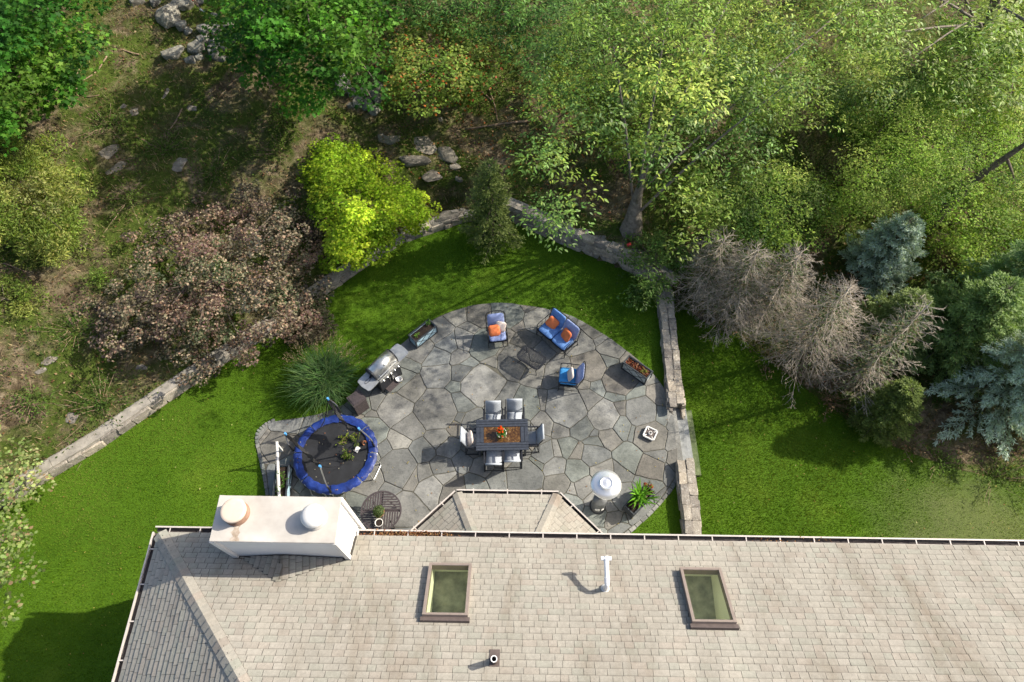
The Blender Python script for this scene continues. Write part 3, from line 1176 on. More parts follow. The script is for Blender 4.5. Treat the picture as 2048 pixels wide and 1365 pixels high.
def gutter(p0, p1, out, zt, mats=('gutter', 'gutter_in'), wdt=.125, parent=house, hang=.78):
    """open trough: back, floor, front lip, straps"""
    p0, p1, out = Vector(p0), Vector(p1), Vector(out)
    d = (p1 - p0)
    L = d.length
    d.normalize()
    rot = (0, 0, math.atan2(d.y, d.x))
    mid = (p0 + p1) / 2

    def piece(o, zc, t, hgt, name, mat, ln=L):
        mb = MB()
        c_ = mid + out * o
        mb.box((c_.x, c_.y, zc), (ln, t, hgt), rot)
        return mb
    g = piece(wdt, zt - .05, .012, .11, 'g', 'g')
    g.v += []
    c_ = mid + out * (wdt - .009)
    g.box((c_.x, c_.y, zt + .009), (L, .034, .014), rot)
    go = g.build('gutter', M[mats[0]], parent)
    piece(.075, zt - .105, .1, .012, 'f', 'f', L - .01).build('gutter_floor', M[mats[1]], go)
    # dark heating cable lying in the trough
    pts = []
    n = max(4, int(L / .35))
    for k in range(n + 1):
        q_ = p0 + d * (L * k / n) + out * (.07 + rnd.uniform(-.025, .025))
        pts.append((q_.x, q_.y, zt - .03 + rnd.uniform(-.015, .01)))
    mb = MB()
    mb.tube(pts, .006, 5)
    mb.build('heat_cable', M['black'], go)
    m_ = max(1, round(L / hang))
    for k in range(m_):
        q_ = p0 + d * (L * (k + .5) / m_) + out * .065
        mb = MB()
        mb.box((q_.x, q_.y, zt + .004), (.025, .135, .006), rot)
        mb.build('strap', M['gutter'], go)
    return go


ZG = EAVE - .012
gutter((-.12, .024, 0), (CX0 - .01, .024, 0), (0, 1, 0), ZG)
gutter((CX1 + .02, .024, 0), (22.5, .024, 0), (0, 1, 0), ZG)
gutter((-.024, -HD, 0), (-.024, .02, 0), (-1, 0, 0), ZG)

# chimney
chim = bpy.data.objects.new('chimney', None)
COL.objects.link(chim)
chim.parent = house
chim['label'] = 'white boxed chimney with a flat cap and two round flues'
cw, cd_ = CX1 - CX0, CY1 - CY0
cmx, cmy = (CX0 + CX1) / 2, (CY0 + CY1) / 2
mb = MB()
mb.box((cmx, cmy, (CH_Z - .04) / 2), (cw - .1, cd_ - .1, CH_Z - .04))
mb.build('shaft', M['siding'], chim)
mb = MB()
# lapped boards on the shaft above the roof
for k in range(18):
    z = CH_Z - .1 - k * .11
    for (c_, s_, r_) in (((CX1 - .042, cmy, z), (.012, cd_ - .1, .108), (0, R(-4), 0)), ((cmx, CY0 + .042, z), (cw - .1, .012, .108), (R(-4), 0, 0)),
                         ((CX0 + .042, cmy, z), (.012, cd_ - .1, .108), (0, R(4), 0)), ((cmx, CY1 - .042, z), (cw - .1, .012, .108), (R(4), 0, 0))):
        mb.box(c_, s_, r_)
build_each(mb, 'clapboard', M['siding'], chim)
mb = MB()
for sx in (CX0 + .035, CX1 - .035):
    for sy in (CY0 + .035, CY1 - .035):
        mb.box((sx, sy, (CH_Z - .05) / 2), (.1, .1, CH_Z - .05))
build_each(mb, 'corner_board', M['white'], chim)
mb = MB()
mb.bev((cmx, cmy, CH_Z - .025), (cw, cd_, .05), .008)
mb.build('cap', M['chim_top'], chim)
p = loc(465.6, 1020.7, CH_Z + .27)
mb = MB()
mb.lathe([(.262, 0), (.262, .05), (.245, .055), (.245, .24)], 36, (p.x, p.y, CH_Z))
mb.build('flue_side', M['flue_brown'], chim, True)
mb = MB()
mb.lathe([(.253, .2), (.258, .262), (.25, .272), (.2, .278), (.0, .28)], 36, (p.x, p.y, CH_Z))
mb.build('flue_lid', M['flue_tan'], chim, True)
p = loc(623.4, 1029.8, CH_Z + .3)
mb = MB()
mb.lathe([(.25, 0), (.25, .05), (.235, .055), (.235, .2)], 36, (p.x, p.y, CH_Z))
mb.build('flue_side', M['chim_top'], chim, True)
mb = MB()
mb.lathe([(.25, .19), (.248, .24), (.22, .3), (.16, .34), (.08, .36), (.0, .365)], 36, (p.x, p.y, CH_Z))
mb.build('flue_dome', M['white'], chim, True)
pf = loc(465.6, 1020.7, CH_Z + .27)
mb = MB()
vs_ = []
for k in range(9):
    f_ = k / 8
    wv = .05 + .035 * math.sin(k * 1.9) + .02 * f_
    yy = pf.y - .2 + (CY0 + .012 - pf.y + .2) * f_
    vs_ += [(pf.x + .02 - wv + .03 * f_, yy, CH_Z + .0025), (pf.x + .06 + wv * .7 + .03 * f_, yy, CH_Z + .0025)]
mb.add(vs_, [(2 * k, 2 * k + 1, 2 * k + 3, 2 * k + 2) for k in range(8)])
mb.build('rust_streak', M['rust'], chim)
# cricket behind the chimney
jc = -CY0
hc = .3
ia, ib = CX0 + .12, CX1 - .02
im = ia + (ib - ia) * .42
jA = jc + hc / TP
A_ = RP(ia, jc, .02)
B_ = RP(ib, jc, .02)
T_ = Vector((im, -jc, EAVE + TP * jc + hc))
Q_ = RP(im, jA, .02)
mb = MB()
mb.add([A_, T_, B_, Q_], [(0, 3, 1), (1, 3, 2)])
ck = mb.build('cricket', M['under'], house)
cb_, ct2_ = [], []
for tri in ((A_, T_, Q_), (T_, B_, Q_)):
    nr_ = (tri[1] - tri[0]).cross(tri[2] - tri[0]).normalized()
    if nr_.z < 0:
        nr_ = -nr_
    U_ = Vector((nr_.y, -nr_.x, 0)).normalized()
    S_ = nr_.cross(U_)
    if S_.z < 0:
        S_ = -S_
    us = [((q_ - Q_).dot(U_), (q_ - Q_).dot(S_)) for q_ in tri]
    smn = min(s_ for _, s_ in us)
    O_ = Q_ + S_ * smn
    x_, y_ = facet_shingles(O_, U_, S_, nr_, [(u_, s_ - smn) for u_, s_ in us])
    cb_ += x_
    ct2_ += [c_ * .9 for c_ in y_]
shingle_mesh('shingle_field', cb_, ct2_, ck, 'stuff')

# vent pipes on the roof
i_, j_ = roof_ij(1210, 1178)
b = RP(i_, j_, 0)
mb = MB()
mb.tube([b - Vector((0, 0, .05)), b + Vector((0, 0, .3)), b + Vector((0, .03, .37)), b + Vector((0, .1, .41)), b + Vector((0, .5, .43))], .05, 14)
mb.tube([b + Vector((0, .5, .43)), b + Vector((0, .58, .43))], .06, 14)
mb.tube([b + Vector((0, .06, .38)), b + Vector((0, .16, .42))], .06, 14)
pv = mb.build('vent_pipe', M['pvc'], house, False)
pv['label'] = 'white pipe with an elbow rising from the roof'
mb = MB()
mb.tube([b + Vector((-.11, .54, .43)), b + Vector((.11, .54, .43))], .045, 12)
mb.build('tee', M['pvc'], pv)
mb = MB()
mb.lathe([(.1, -.02), (.085, .05), (.055, .08)], 16, tuple(b))
mb.build('collar', M['white'], pv)
i_, j_ = roof_ij(989, 1322)
b = RP(i_, j_, 0)
mb = MB()
mb.lathe([(.085, -.05), (.07, .1), (.06, .12), (.06, .42), (.045, .42), (.045, .1)], 18, tuple(b))
pv = mb.build('vent_pipe', M['vent'], house, True)
pv['label'] = 'short brown open vent stack on the roof'
mb = MB()
mb.add([RP(i_ - .1, j_ - .2, .02), RP(i_ + .1, j_ - .2, .02), RP(i_ + .1, j_ + .12, .022), RP(i_ - .1, j_ + .12, .022)], [(0, 3, 2, 1)])
mb.build('flashing', M['vent'], pv)
mb = MB()
mb.lathe([(.062, .415), (.062, .43), (.046, .43), (.044, .41)], 18, tuple(b))
mb.build('rim', M['pvc'], pv)
mb = MB()
mb.disc(.046, b.z + .2, 18, (b.x, b.y))
mb.build('bore', M['black'], pv)

# bay with its own little hip roof
BZ = 2.62
f0, f1 = loc(915, 989, BZ), loc(1115, 990, BZ)
by = (f0.y + f1.y) / 2
bay = bpy.data.objects.new('bay', None)
COL.objects.link(bay)
bay.parent = house
bay['label'] = 'bay with a small hipped shingle roof'
dpt = by + wall_in + .02
g45 = dpt
x0, x1 = f0.x, f1.x
bw0, bw1 = x0 + .12, x1 - .12
mb = MB()
mb.prism([(bw0, by - .28), (bw1, by - .28), (bw1 + dpt - .28, -wall_in), (bw0 - dpt + .28, -wall_in)][::-1], 0.0, BZ - .12)
mb.build('bay_wall', M['siding'], bay)
mb = MB()
for k in range(3):
    xa = bw0 + .12 + k * (bw1 - bw0 - .16) / 3
    mb.box((xa + (bw1 - bw0) / 6 - .04, by - .272, 1.55), ((bw1 - bw0) / 3 - .14, .03, 1.2))
build_each(mb, 'bay_window', M['glass'], bay)
mb = MB()
mb.prism([(x0, by), (x1, by), (x1 + dpt, -wall_in), (x0 - dpt, -wall_in)][::-1], BZ - .14, BZ - .1)
mb.build('bay_soffit', M['white'], bay)
rise = dpt * TP
t8 = math.tan(R(22.5))
apl, apr = Vector((x0 + dpt * t8, -wall_in, BZ + rise)), Vector((x1 - dpt * t8, -wall_in, BZ + rise))
P0, P1 = Vector((x0, by, BZ)), Vector((x1, by, BZ))
PL, PR = Vector((x0 - dpt, -wall_in, BZ)), Vector((x1 + dpt, -wall_in, BZ))
mb = MB()
mb.add([P0, P1, apr, apl, PL, PR], [(0, 1, 2, 3), (0, 3, 4), (1, 5, 2)])
brf = mb.build('bay_roof', M['under'], bay)
allb, allt = [], []
for (O, E_, inn, poly3) in ((P0, P1, Vector((0, -1, 0)), [P0, P1, apr, apl]),
                            (PL, P0, None, [PL, P0, apl]), (P1, PR, None, [P1, PR, apr])):
    U = (E_ - O).normalized()
    nrm = (poly3[1] - poly3[0]).cross(poly3[2] - poly3[0]).normalized()
    if nrm.z < 0:
        nrm = -nrm
    S = nrm.cross(U).normalized()
    if S.z < 0:
        S = -S
    pus = [((q_ - O).dot(U), (q_ - O).dot(S)) for q_ in poly3]
    b_, t_ = facet_shingles(O, U, S, nrm, pus)
    allb += b_
    allt += t_
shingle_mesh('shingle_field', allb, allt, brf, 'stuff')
nF = Vector((0, SP, CP))
c45 = math.sqrt(.5)
for (a_, b_, sgn) in ((P0, apl, -1), (P1, apr, 1)):
    hip_caps(brf, a_, b_, nF, Vector((sgn * c45 * SP, c45 * SP, CP)), .13, .2)
gutter((x0 - .03, by + .012, 0), (x1 + .03, by + .012, 0), (0, 1, 0), BZ - .01, parent=bay, wdt=.1)
o45 = Vector((-c45, c45, 0)) * .012
gutter(PL + o45, P0 + o45, (-c45, c45, 0), BZ - .01, parent=bay, wdt=.1)
o45 = Vector((c45, c45, 0)) * .012
gutter(P1 + o45, PR + o45, (c45, c45, 0), BZ - .01, parent=bay, wdt=.1)
# dead leaves caught in the gutter
n = 420
u_ = np.concatenate([nrs.normal(5.75, .55, n), nrs.uniform(13.5, 15.5, 40)])
n = len(u_)
P = np.stack([u_, nrs.uniform(.03, .14, n), EAVE - .05 + nrs.uniform(0, .06, n)], -1)
V = leaves(P, nrs.normal(0, .5, (n, 3)) + [0, 0, 1], nrs.normal(0, 1, (n, 3)), nrs.uniform(.03, .07, n), nrs.uniform(.02, .04, n), 'rhomb')
pal = np.array([(.25, .1, .045), (.32, .17, .08), (.14, .065, .035), (.38, .24, .13)])
o = link('gutter_leaves', fast_mesh('gutter_leaves', V, 4, pal[nrs.randint(0, 4, n)]), M['leaf'], house)
o['kind'] = 'stuff'

# ================================================================== THE PATIO
PATIO_PX = [(1225, 1085), (1268, 1050), (1312, 1008), (1345, 965), (1353, 930), (1352, 880), (1348, 830), (1338, 795), (1312, 755), (1278, 722), (1245, 697), (1200, 665),
            (1150, 637), (1090, 618), (1035, 610), (985, 608), (930, 616), (880, 633), (850, 652), (812, 682), (775, 712), (740, 745), (715, 775), (690, 808),
            (650, 825), (610, 835), (560, 842), (532, 854), (518, 872), (523, 905), (533, 950), (541, 1000)]
pout = [at(x, y, 0) for x, y in PATIO_PX]
pout = smooth_line(pout, 4)
wy = (HM @ Vector((8, -wall_in, 0))).y
PATIO = [(p.x, p.y) for p in pout] + [(pout[-1].x + .1, wy), (pout[0].x - .3, wy)]
patio = tag(MB().prism(PATIO[::-1], -.05, .022).build('patio', M['joint']), 'irregular flagstone patio behind the house', kind='structure')


def clip_half(poly, nx_, ny_, c):
    """keep the side nx*x + ny*y <= c"""
    out = []
    n = len(poly)
    for i in range(n):
        p, q_ = poly[i], poly[(i + 1) % n]
        dp = nx_ * p[0] + ny_ * p[1] - c
        dq = nx_ * q_[0] + ny_ * q_[1] - c
        if dp <= 0:
            out.append(p)
        if (dp < 0 < dq) or (dq < 0 < dp):
            t = dp / (dp - dq)
            out.append((p[0] + (q_[0] - p[0]) * t, p[1] + (q_[1] - p[1]) * t))
    return out


def area(poly):
    return 0.5 * abs(sum(poly[i][0] * poly[(i + 1) % len(poly)][1] - poly[(i + 1) % len(poly)][0] * poly[i][1] for i in range(len(poly))))


PA = np.array(PATIO)
seeds = []
lo_, hi_ = PA.min(0), PA.max(0)
rs = np.random.RandomState(5)
tries = 0
while tries < 12000 and len(seeds) < 300:
    tries += 1
    x, y = rs.uniform(lo_[0] - .3, hi_[0] + .3), rs.uniform(lo_[1] - .3, hi_[1] + .3)
    r_ = rs.choice([.2, .36, .54, .68], p=[.28, .3, .27, .15])
    if all(math.hypot(x - a, (y - b) * 1.05) > (r_ + c) * .6 for a, b, c in seeds):
        seeds.append((x, y, r_))
FLAG_PAL = np.array([(.235, .235, .23), (.25, .24, .225), (.2, .21, .21), (.215, .235, .225), (.28, .27, .255), (.185, .185, .18), (.26, .245, .22), (.2, .225, .205), (.3, .29, .275), (.27, .235, .2), (.21, .19, .165), (.17, .18, .185)]) * .84 * np.array([.95, .99, 1.02])
FLAG_PAL = FLAG_PAL * .62 + FLAG_PAL.mean(0) * .38


def wob(x, y):
    return (.02 * math.sin(2.9 * x + 1.7 * y + .5) + .01 * math.sin(6.1 * y - 3.3 * x) + .007 * math.sin(13 * x + 11 * y),
            .02 * math.cos(2.3 * y - 2.1 * x + 1.1) + .01 * math.sin(5.3 * x + 4.1 * y + .8) + .007 * math.cos(14 * y - 9 * x))


cells = []
GAP = 0.011
for k, (x, y, r_) in enumerate(seeds):
    poly = [(x - 2, y - 2), (x + 2, y - 2), (x + 2, y + 2), (x - 2, y + 2)]
    for m_, (a, b, c) in enumerate(seeds):
        if m_ == k:
            continue
        dx, dy = a - x, b - y
        dd = math.hypot(dx, dy)
        if dd > 3.2:
            continue
        t = (dd * dd + (r_ * r_ - c * c) * .95) / (2 * dd)
        ux_, uy_ = dx / dd, dy / dd
        poly = clip_half(poly, ux_, uy_, ux_ * x + uy_ * y + t - GAP)
        if len(poly) < 3:
            break
    if len(poly) >= 3:
        cells.append(poly)


def subdivide(poly, mx=.16):
    out = []
    for i in range(len(poly)):
        p, q_ = poly[i], poly[(i + 1) % len(poly)]
        n = max(1, int(math.hypot(q_[0] - p[0], q_[1] - p[1]) / mx))
        for k in range(n):
            out.append((p[0] + (q_[0] - p[0]) * k / n, p[1] + (q_[1] - p[1]) * k / n))
    return out


def clip_to(subject, convex):
    """part of the (possibly concave) subject inside a convex counter-clockwise cell"""
    out = subject
    n = len(convex)
    for i in range(n):
        p, q_ = convex[i], convex[(i + 1) % n]
        ex, ey = q_[0] - p[0], q_[1] - p[1]
        out = clip_half(out, ey, -ex, ey * p[0] - ex * p[1])
        if len(out) < 3:
            return []
    return out


def ccw(poly):
    s = sum(poly[i][0] * poly[(i + 1) % len(poly)][1] - poly[(i + 1) % len(poly)][0] * poly[i][1] for i in range(len(poly)))
    return poly if s > 0 else poly[::-1]


ns = 0
for cell in cells:
    cell = ccw(cell)
    inside = in_poly(np.array([p[0] for p in cell]), np.array([p[1] for p in cell]), PATIO)
    if not inside.all():
        cell = clip_to(list(PATIO), cell)
        if len(cell) < 3 or area(cell) < .02:
            continue
        cell = ccw(cell)
    if area(cell) < .015:
        continue
    pl = subdivide(cell)
    pl = [(p[0] + wob(*p)[0], p[1] + wob(*p)[1]) for p in pl]
    # drop doubled points
    pl2 = [pl[0]]
    for p in pl[1:]:
        if math.hypot(p[0] - pl2[-1][0], p[1] - pl2[-1][1]) > .012:
            pl2.append(p)
    pl = pl2
    cx_, cy_ = sum(p[0] for p in pl) / len(pl), sum(p[1] for p in pl) / len(pl)
    zt = .034 + rnd.uniform(-.006, .01)
    tx, ty = rnd.uniform(-.012, .012), rnd.uniform(-.012, .012)
    n = len(pl)
    vs_ = [(p[0], p[1], -.02) for p in pl] + [(p[0], p[1], zt - .009 + tx * (p[0] - cx_) + ty * (p[1] - cy_)) for p in pl]
    for p in pl:
        dl = math.hypot(p[0] - cx_, p[1] - cy_) + 1e-6
        kk = max(0, 1 - .014 / dl)
        X, Y = cx_ + (p[0] - cx_) * kk, cy_ + (p[1] - cy_) * kk
        vs_.append((X, Y, zt + tx * (X - cx_) + ty * (Y - cy_)))
    fs = []
    for k in range(n):
        k2 = (k + 1) % n
        fs.append((k, k2, n + k2, n + k))
        fs.append((n + k, n + k2, 2 * n + k2, 2 * n + k))
    fs.append(tuple(2 * n + k for k in range(n)))
    mb = MB()
    mb.add(vs_, fs)
    col = FLAG_PAL[rnd.randrange(len(FLAG_PAL))] * rnd.uniform(.8, 1.18)
    mb.build('flagstone', M['flag'], patio, tint=col)
    ns += 1
print('flagstones', ns)

# narrow edging stones along two stretches of the rim
for (a, b) in ((0, 18), (-20, -1)):
    pts = pout[a:b]
    s_acc = []
    for i in range(0, len(pts) - 1):
        p, q_ = pts[i], pts[i + 1]
        d = (q_ - p)
        L = d.length
        if L < .05:
            continue
        d.normalize()
        nn = Vector((d.y, -d.x, 0))
        c_ = (p + q_) / 2 + nn * .06
        mb = MB()
        mb.bev((0, 0, 0), (L * .97, rnd.uniform(.1, .13), .05), .012)
        o = mb.build('edging_stone', M['flag'], patio, tint=FLAG_PAL[rnd.randrange(9)] * rnd.uniform(.9, 1.25))
        o.location = (c_.x, c_.y, .012)
        o.rotation_euler = (0, 0, math.atan2(d.y, d.x))

# ================================================================== WALLS
STONES = []
for k in range(10):
    bm = bmesh.new()
    bmesh.ops.create_cube(bm, size=1.0)
    bmesh.ops.subdivide_edges(bm, edges=bm.edges[:], cuts=1, use_grid_fill=True)
    rr_ = random.Random(100 + k)
    for v in bm.verts:
        l_ = max(abs(v.co.x), abs(v.co.y), abs(v.co.z)) / (v.co.length + 1e-6)
        v.co = v.co * (0.8 + .2 * l_) * rr_.uniform(.96, 1.05) + Vector((rr_.uniform(-.06, .06), rr_.uniform(-.06, .06), rr_.uniform(-.03, .03)))
    me = bpy.data.meshes.new('stone')
    bm.to_mesh(me)
    bm.free()
    me.materials.append(M['wall_stone'])
    STONES.append(me)


def put_stone(parent, c, size, rz, name='stone', tilt=.06, mats=None):
    me = rnd.choice(STONES)
    o = bpy.data.objects.new(name, me)
    COL.objects.link(o)
    o.parent = parent
    o.location = c
    o.scale = size
    o.rotation_euler = (rnd.uniform(-tilt, tilt), rnd.uniform(-tilt, tilt), rz + rnd.choice((0, math.pi)) + rnd.uniform(-.05, .05))
    return o


class Path:
    def __init__(self, pts):
        self.p = [Vector((q_[0], q_[1], 0)) for q_ in pts]
        self.l = [0]
        for i in range(len(self.p) - 1):
            self.l.append(self.l[-1] + (self.p[i + 1] - self.p[i]).length)
        self.L = self.l[-1]

    def at(self, s):
        s = min(max(s, 0), self.L - 1e-5)
        for i in range(len(self.p) - 1):
            if s <= self.l[i + 1]:
                d = (self.p[i + 1] - self.p[i]).normalized()
                return self.p[i] + d * (s - self.l[i]), d, Vector((-d.y, d.x, 0))
        d = (self.p[-1] - self.p[-2]).normalized()
        return self.p[-1], d, Vector((-d.y, d.x, 0))


def ribbon(path, off0, off1, z0, z1, step=.6, s0=0, s1=None):
    """solid band beside a path"""
    s1 = path.L if s1 is None else s1
    n = max(1, int((s1 - s0) / step))
    mb = MB()
    vs_ = []
    for k in range(n + 1):
        p, d, nn = path.at(s0 + (s1 - s0) * k / n)
        for (o_, z) in ((off0, z0), (off1, z0), (off1, z1), (off0, z1)):
            q_ = p + nn * o_
            vs_.append((q_.x, q_.y, z))
    fs = []
    for k in range(n):
        for m_ in range(4):
            m2 = (m_ + 1) % 4
            fs.append((k * 4 + m_, k * 4 + 4 + m_, k * 4 + 4 + m2, k * 4 + m2))
    fs += [(0, 1, 2, 3), (n * 4 + 3, n * 4 + 2, n * 4 + 1, n * 4)]
    mb.add(vs_, fs)
    return mb


def face_stones(root, path, off, depth, z0, z1, courses, wmin, wmax, s0=0, s1=None, jut=.03):
    s1 = path.L if s1 is None else s1
    zs = [z0 + (z1 - z0) * k / courses for k in range(courses + 1)]
    for c in range(courses):
        s = s0 - rnd.uniform(0, .2)
        h = zs[c + 1] - zs[c]
        while s < s1:
            wd = rnd.uniform(wmin, wmax)
            p, d, nn = path.at(s + wd / 2)
            q_ = p + nn * (off + rnd.uniform(-jut, jut))
            put_stone(root, (q_.x, q_.y, zs[c] + h / 2 + rnd.uniform(-.02, .02)), (wd * 1.02, depth, h * rnd.uniform(.98, 1.2)), math.atan2(d.y, d.x))
            s += wd


def top_stones(root, path, offs, zc, th, wmin, wmax, s0=0, s1=None):
    s1 = path.L if s1 is None else s1
    for (o_, wd_) in offs:
        s = s0 - rnd.uniform(0, .15)
        while s < s1:
            wd = rnd.uniform(wmin, wmax)
            p, d, nn = path.at(s + wd / 2)
            q_ = p + nn * (o_ + rnd.uniform(-.02, .02))
            put_stone(root, (q_.x, q_.y, zc + rnd.uniform(-.015, .015)), (wd * 1.05, wd_ * rnd.uniform(.95, 1.15), th), math.atan2(d.y, d.x), tilt=.03)
            s += wd


# left wall: concrete cap on a low rubble face
pl_ = Path(WALL_W[:6])
lw = thing('retaining_wall', 'low retaining wall with smooth concrete cap along the left lawn', 'wall', (0, 0, 0))
ribbon(pl_, .08, .5, -.1, .31).build('core', M['mortar'], lw)
face_stones(lw, pl_, .09, .14, -.03, .3, 1, .3, .7, 4.0)
s = 0
while s < pl_.L - .2:
    e = min(s + rnd.uniform(2.2, 3.2), pl_.L)
    ribbon(pl_, .1, .42, .305, .375, .5, s + .006, e - .006).build('cap_slab', M['concrete'], lw)
    s = e
# middle wall: rough stone top
pm_ = Path(WALL_W[5:11])
mw = thing('retaining_wall', 'rough mortared stone wall between the purple shrub and the dark conifer', 'wall', (0, 0, 0))
ribbon(pm_, .06, .34, -.1, .3).build('core', M['mortar'], mw)
face_stones(mw, pm_, .07, .14, -.02, .32, 2, .2, .5)
top_stones(mw, pm_, ((.14, .2), (.31, .2)), .31, .11, .18, .42)
# right wall: taller dry-laid face with soil behind
pr_ = Path([WALL_W[10]] + WALL_W[11:])
rw = thing('retaining_wall', 'tall fieldstone retaining wall below the big tree trunk', 'wall', (0, 0, 0))
ribbon(pr_, .05, .5, -.1, .72).build('core', M['mortar'], rw)
face_stones(rw, pr_, .12, .24, -.02, .74, 4, .2, .55, jut=.02)
top_stones(rw, pr_, ((.16, .26),), .74, .12, .22, .55)

# low free-standing wall between the two lawns, broken by the steps
pn = Path(NS_W)


def s_of(px, py):
    q_ = at(px, py, .3)
    best = min(((pn.at(pn.L * k / 400)[0] - Vector((q_.x, q_.y, 0))).length, pn.L * k / 400) for k in range(401))
    return best[1]


s_a, s_b = s_of(1354, 806), s_of(1371, 922)
for (q0, q1, lab) in ((0, s_a, 'straight low stone wall running from the corner shrub to the steps'), (s_b, pn.L, 'short low stone wall between the steps and the house')):
    nw = thing('garden_wall', lab, 'wall')
    ribbon(pn, -.2, .2, LOW - .1, .26, .6, q0, q1).build('core', M['mortar'], nw)
    face_stones(nw, pn, .2, .12, LOW - .02, .26, 3, .22, .5, q0, q1)
    face_stones(nw, pn, -.2, .12, -.02, .26, 2, .22, .5, q0, q1)
    top_stones(nw, pn, ((-.12, .23), (.12, .23)), .265, .1, .2, .48, q0, q1)
# steps down to the lower lawn
st = thing('garden_steps', 'stone steps leading from the patio down to the lower lawn', 'steps')
for (o0, o1, z, mat, nm_) in ((-.3, -.0, .03, 'flag', 'threshold'), (.004, .36, -.13, 'bluestone', 'tread'), (.364, .58, -.29, 'moss_step', 'tread')):
    ext = 0.0 if z > -.2 else .25
    mb = ribbon(pn, o0, o1, LOW - .05, z, .5, s_a + .01, s_b - .01 + ext)
    mb.build(nm_, M[mat], st, tint=(.25, .25, .24))

# ================================================================== PATIO FURNITURE
PZ = 0.034                                   # top of the flagstones


def yaw(px0, py0, px1, py1, z):
    """world angle of the line from one photo pixel to another at height z"""
    a, b = at(px0, py0, z), at(px1, py1, z)
    return math.atan2(b.y - a.y, b.x - a.x)


def ground_below(px, py, z):
    p = at(px, py, z)
    p.z = PZ
    return p


# ---- dining table
tc_ = [at(951.7, 840.4, .74), at(1055, 836.7, .74), at(1058, 900, .74), at(952.3, 902, .74)]
cen = sum(tc_, Vector()) / 4
TWd = ((tc_[1] - tc_[0]).length + (tc_[2] - tc_[3]).length) / 2
TDp = ((tc_[0] - tc_[3]).length + (tc_[1] - tc_[2]).length) / 2
tb = thing('dining_table', 'rectangular charcoal slatted patio dining table with brown inlay', 'table', (cen.x, cen.y, PZ), R(1.2))
iw, idp = TWd * .70, TDp * .5
sx_, sy_ = (TWd - iw) / 2, (TDp - idp) / 2
tt_ = .69
for side in (1, -1):
    for k in range(3):
        h_ = sy_ / 3
        mb = MB()
        mb.bev((0, side * (idp / 2 + h_ * (k + .5)), tt_), (TWd, h_ - .008, .03), .006)
        mb.build('plank', M['navy_metal'], tb)
    for k in range(2):
        w_ = sx_ / 2
        mb = MB()
        mb.bev((side * (iw / 2 + w_ * (k + .5)), 0, tt_ - .001), (w_ - .008, idp - .006, .03), .006)
        mb.build('plank', M['navy_metal'], tb)
mb = MB()
mb.box((0, 0, tt_ - .012), (iw - .004, idp - .004, .02))
mb.build('inlay', M['inlay'], tb)
mb = MB()
mb.box((0, 0, tt_ - .05), (TWd - .14, TDp - .14, .05))
mb.build('apron', M['navy_metal'], tb)
for sx in (-1, 1):
    for sy in (-1, 1):
        mb = MB()
        mb.box((sx * (TWd / 2 - .1), sy * (TDp / 2 - .1), (tt_ - .07) / 2), (.07, .07, tt_ - .07))
        mb.build('leg', M['navy_metal'], tb)


# ---- dining chairs
def dining_chair():
    t = thing('dining_chair', 'x', 'chair')
    mb = MB()
    mb.strip([(.25, .415), (.22, .43), (.1, .42), (-.08, .405), (-.2, .415), (-.25, .44)], .47, .014)
    mb.build('seat_sling', M['sling'], t, True)
    mb = MB()
    mb.strip([(-.245, .44), (-.29, .55), (-.34, .7), (-.385, .86), (-.41, .95), (-.44, .965), (-.46, .94)], .47, .016)
    mb.build('back_sling', M['sling'], t, True)
    for s in (-1, 1):
        x = s * .262
        mb = MB()
        mb.tube([(x, .25, .43), (x, -.25, .43), (x, -.43, .955)], .016, 4, phase=math.pi / 4)
        mb.build('rail', M['dark_metal'], t)
        mb = MB()
        mb.tube([(x * 1.08, .26, .0), (x * 1.08, .24, .62)], .019, 4, phase=math.pi / 4)
        mb.build('leg', M['dark_metal'], t)
        mb = MB()
        mb.tube([(x * 1.08, -.34, .0), (x * 1.08, -.26, .42), (x * 1.08, -.31, .63)], .019, 4, phase=math.pi / 4)
        mb.build('leg', M['dark_metal'], t)
        mb = MB()
        mb.bev((x * 1.09, -.02, .635), (.045, .62, .025), .008)
        mb.build('armrest', M['dark_metal'], t)
        mb = MB()
        mb.tube([(x * 1.08, .26, .02), (x * 1.08, -.33, .02)], .016, 4, phase=math.pi / 4)
        mb.build('foot_rail', M['dark_metal'], t)
    mb = MB()
    mb.tube([(-.28, -.335, .1), (.28, -.335, .1)], .014, 4)
    mb.tube([(-.28, .25, .38), (.28, .25, .38)], .014, 4)
    build_each(mb, 'stretcher', M['dark_metal'], t)
    return t


spots = [((986, 803), 180, 'grey sling dining chair on the far side of the table, the left one'),
         ((1029, 799), 180, 'grey sling dining chair on the far side of the table, the right one'),
         ((987, 928), 0, 'grey sling dining chair on the house side of the table, the left one'),
         ((1025, 922), 2, 'grey sling dining chair on the house side of the table, the right one'),
         ((922, 868), -90, 'grey dining chair with a cream pillow at the left end of the table'),
         ((1086, 863), 91, 'grey dining chair without a pillow at the right end of the table')]
proto = dining_chair()
pillow_spot = None
for k, (pxy, ang, lab) in enumerate(spots):
    c_ = proto if k == 0 else copy_tree(proto)
    bk = at(pxy[0], pxy[1], .97 + PZ)
    a = R(ang)
    off = Vector((-math.sin(a) * -.43, math.cos(a) * -.43, 0))
    c_.location = (bk.x - off.x, bk.y - off.y, PZ)
    c_.rotation_euler = (0, 0, a)
    tag(c_, lab, 'chair', 'dining chairs round the table')
    if k == 4:
        pillow_spot = c_
mb = MB()
mb.cushion((0, 0, 0), (.42, .42, .13), None, 3.2, 16, pinch=.12)
o = mb.build('throw_pillow', M['cream'], None, True)
q_ = pillow_spot.matrix_basis @ Vector((0, -.2, .60))
o.location = q_
o.rotation_euler = (R(66), 0, R(-90 + 10))
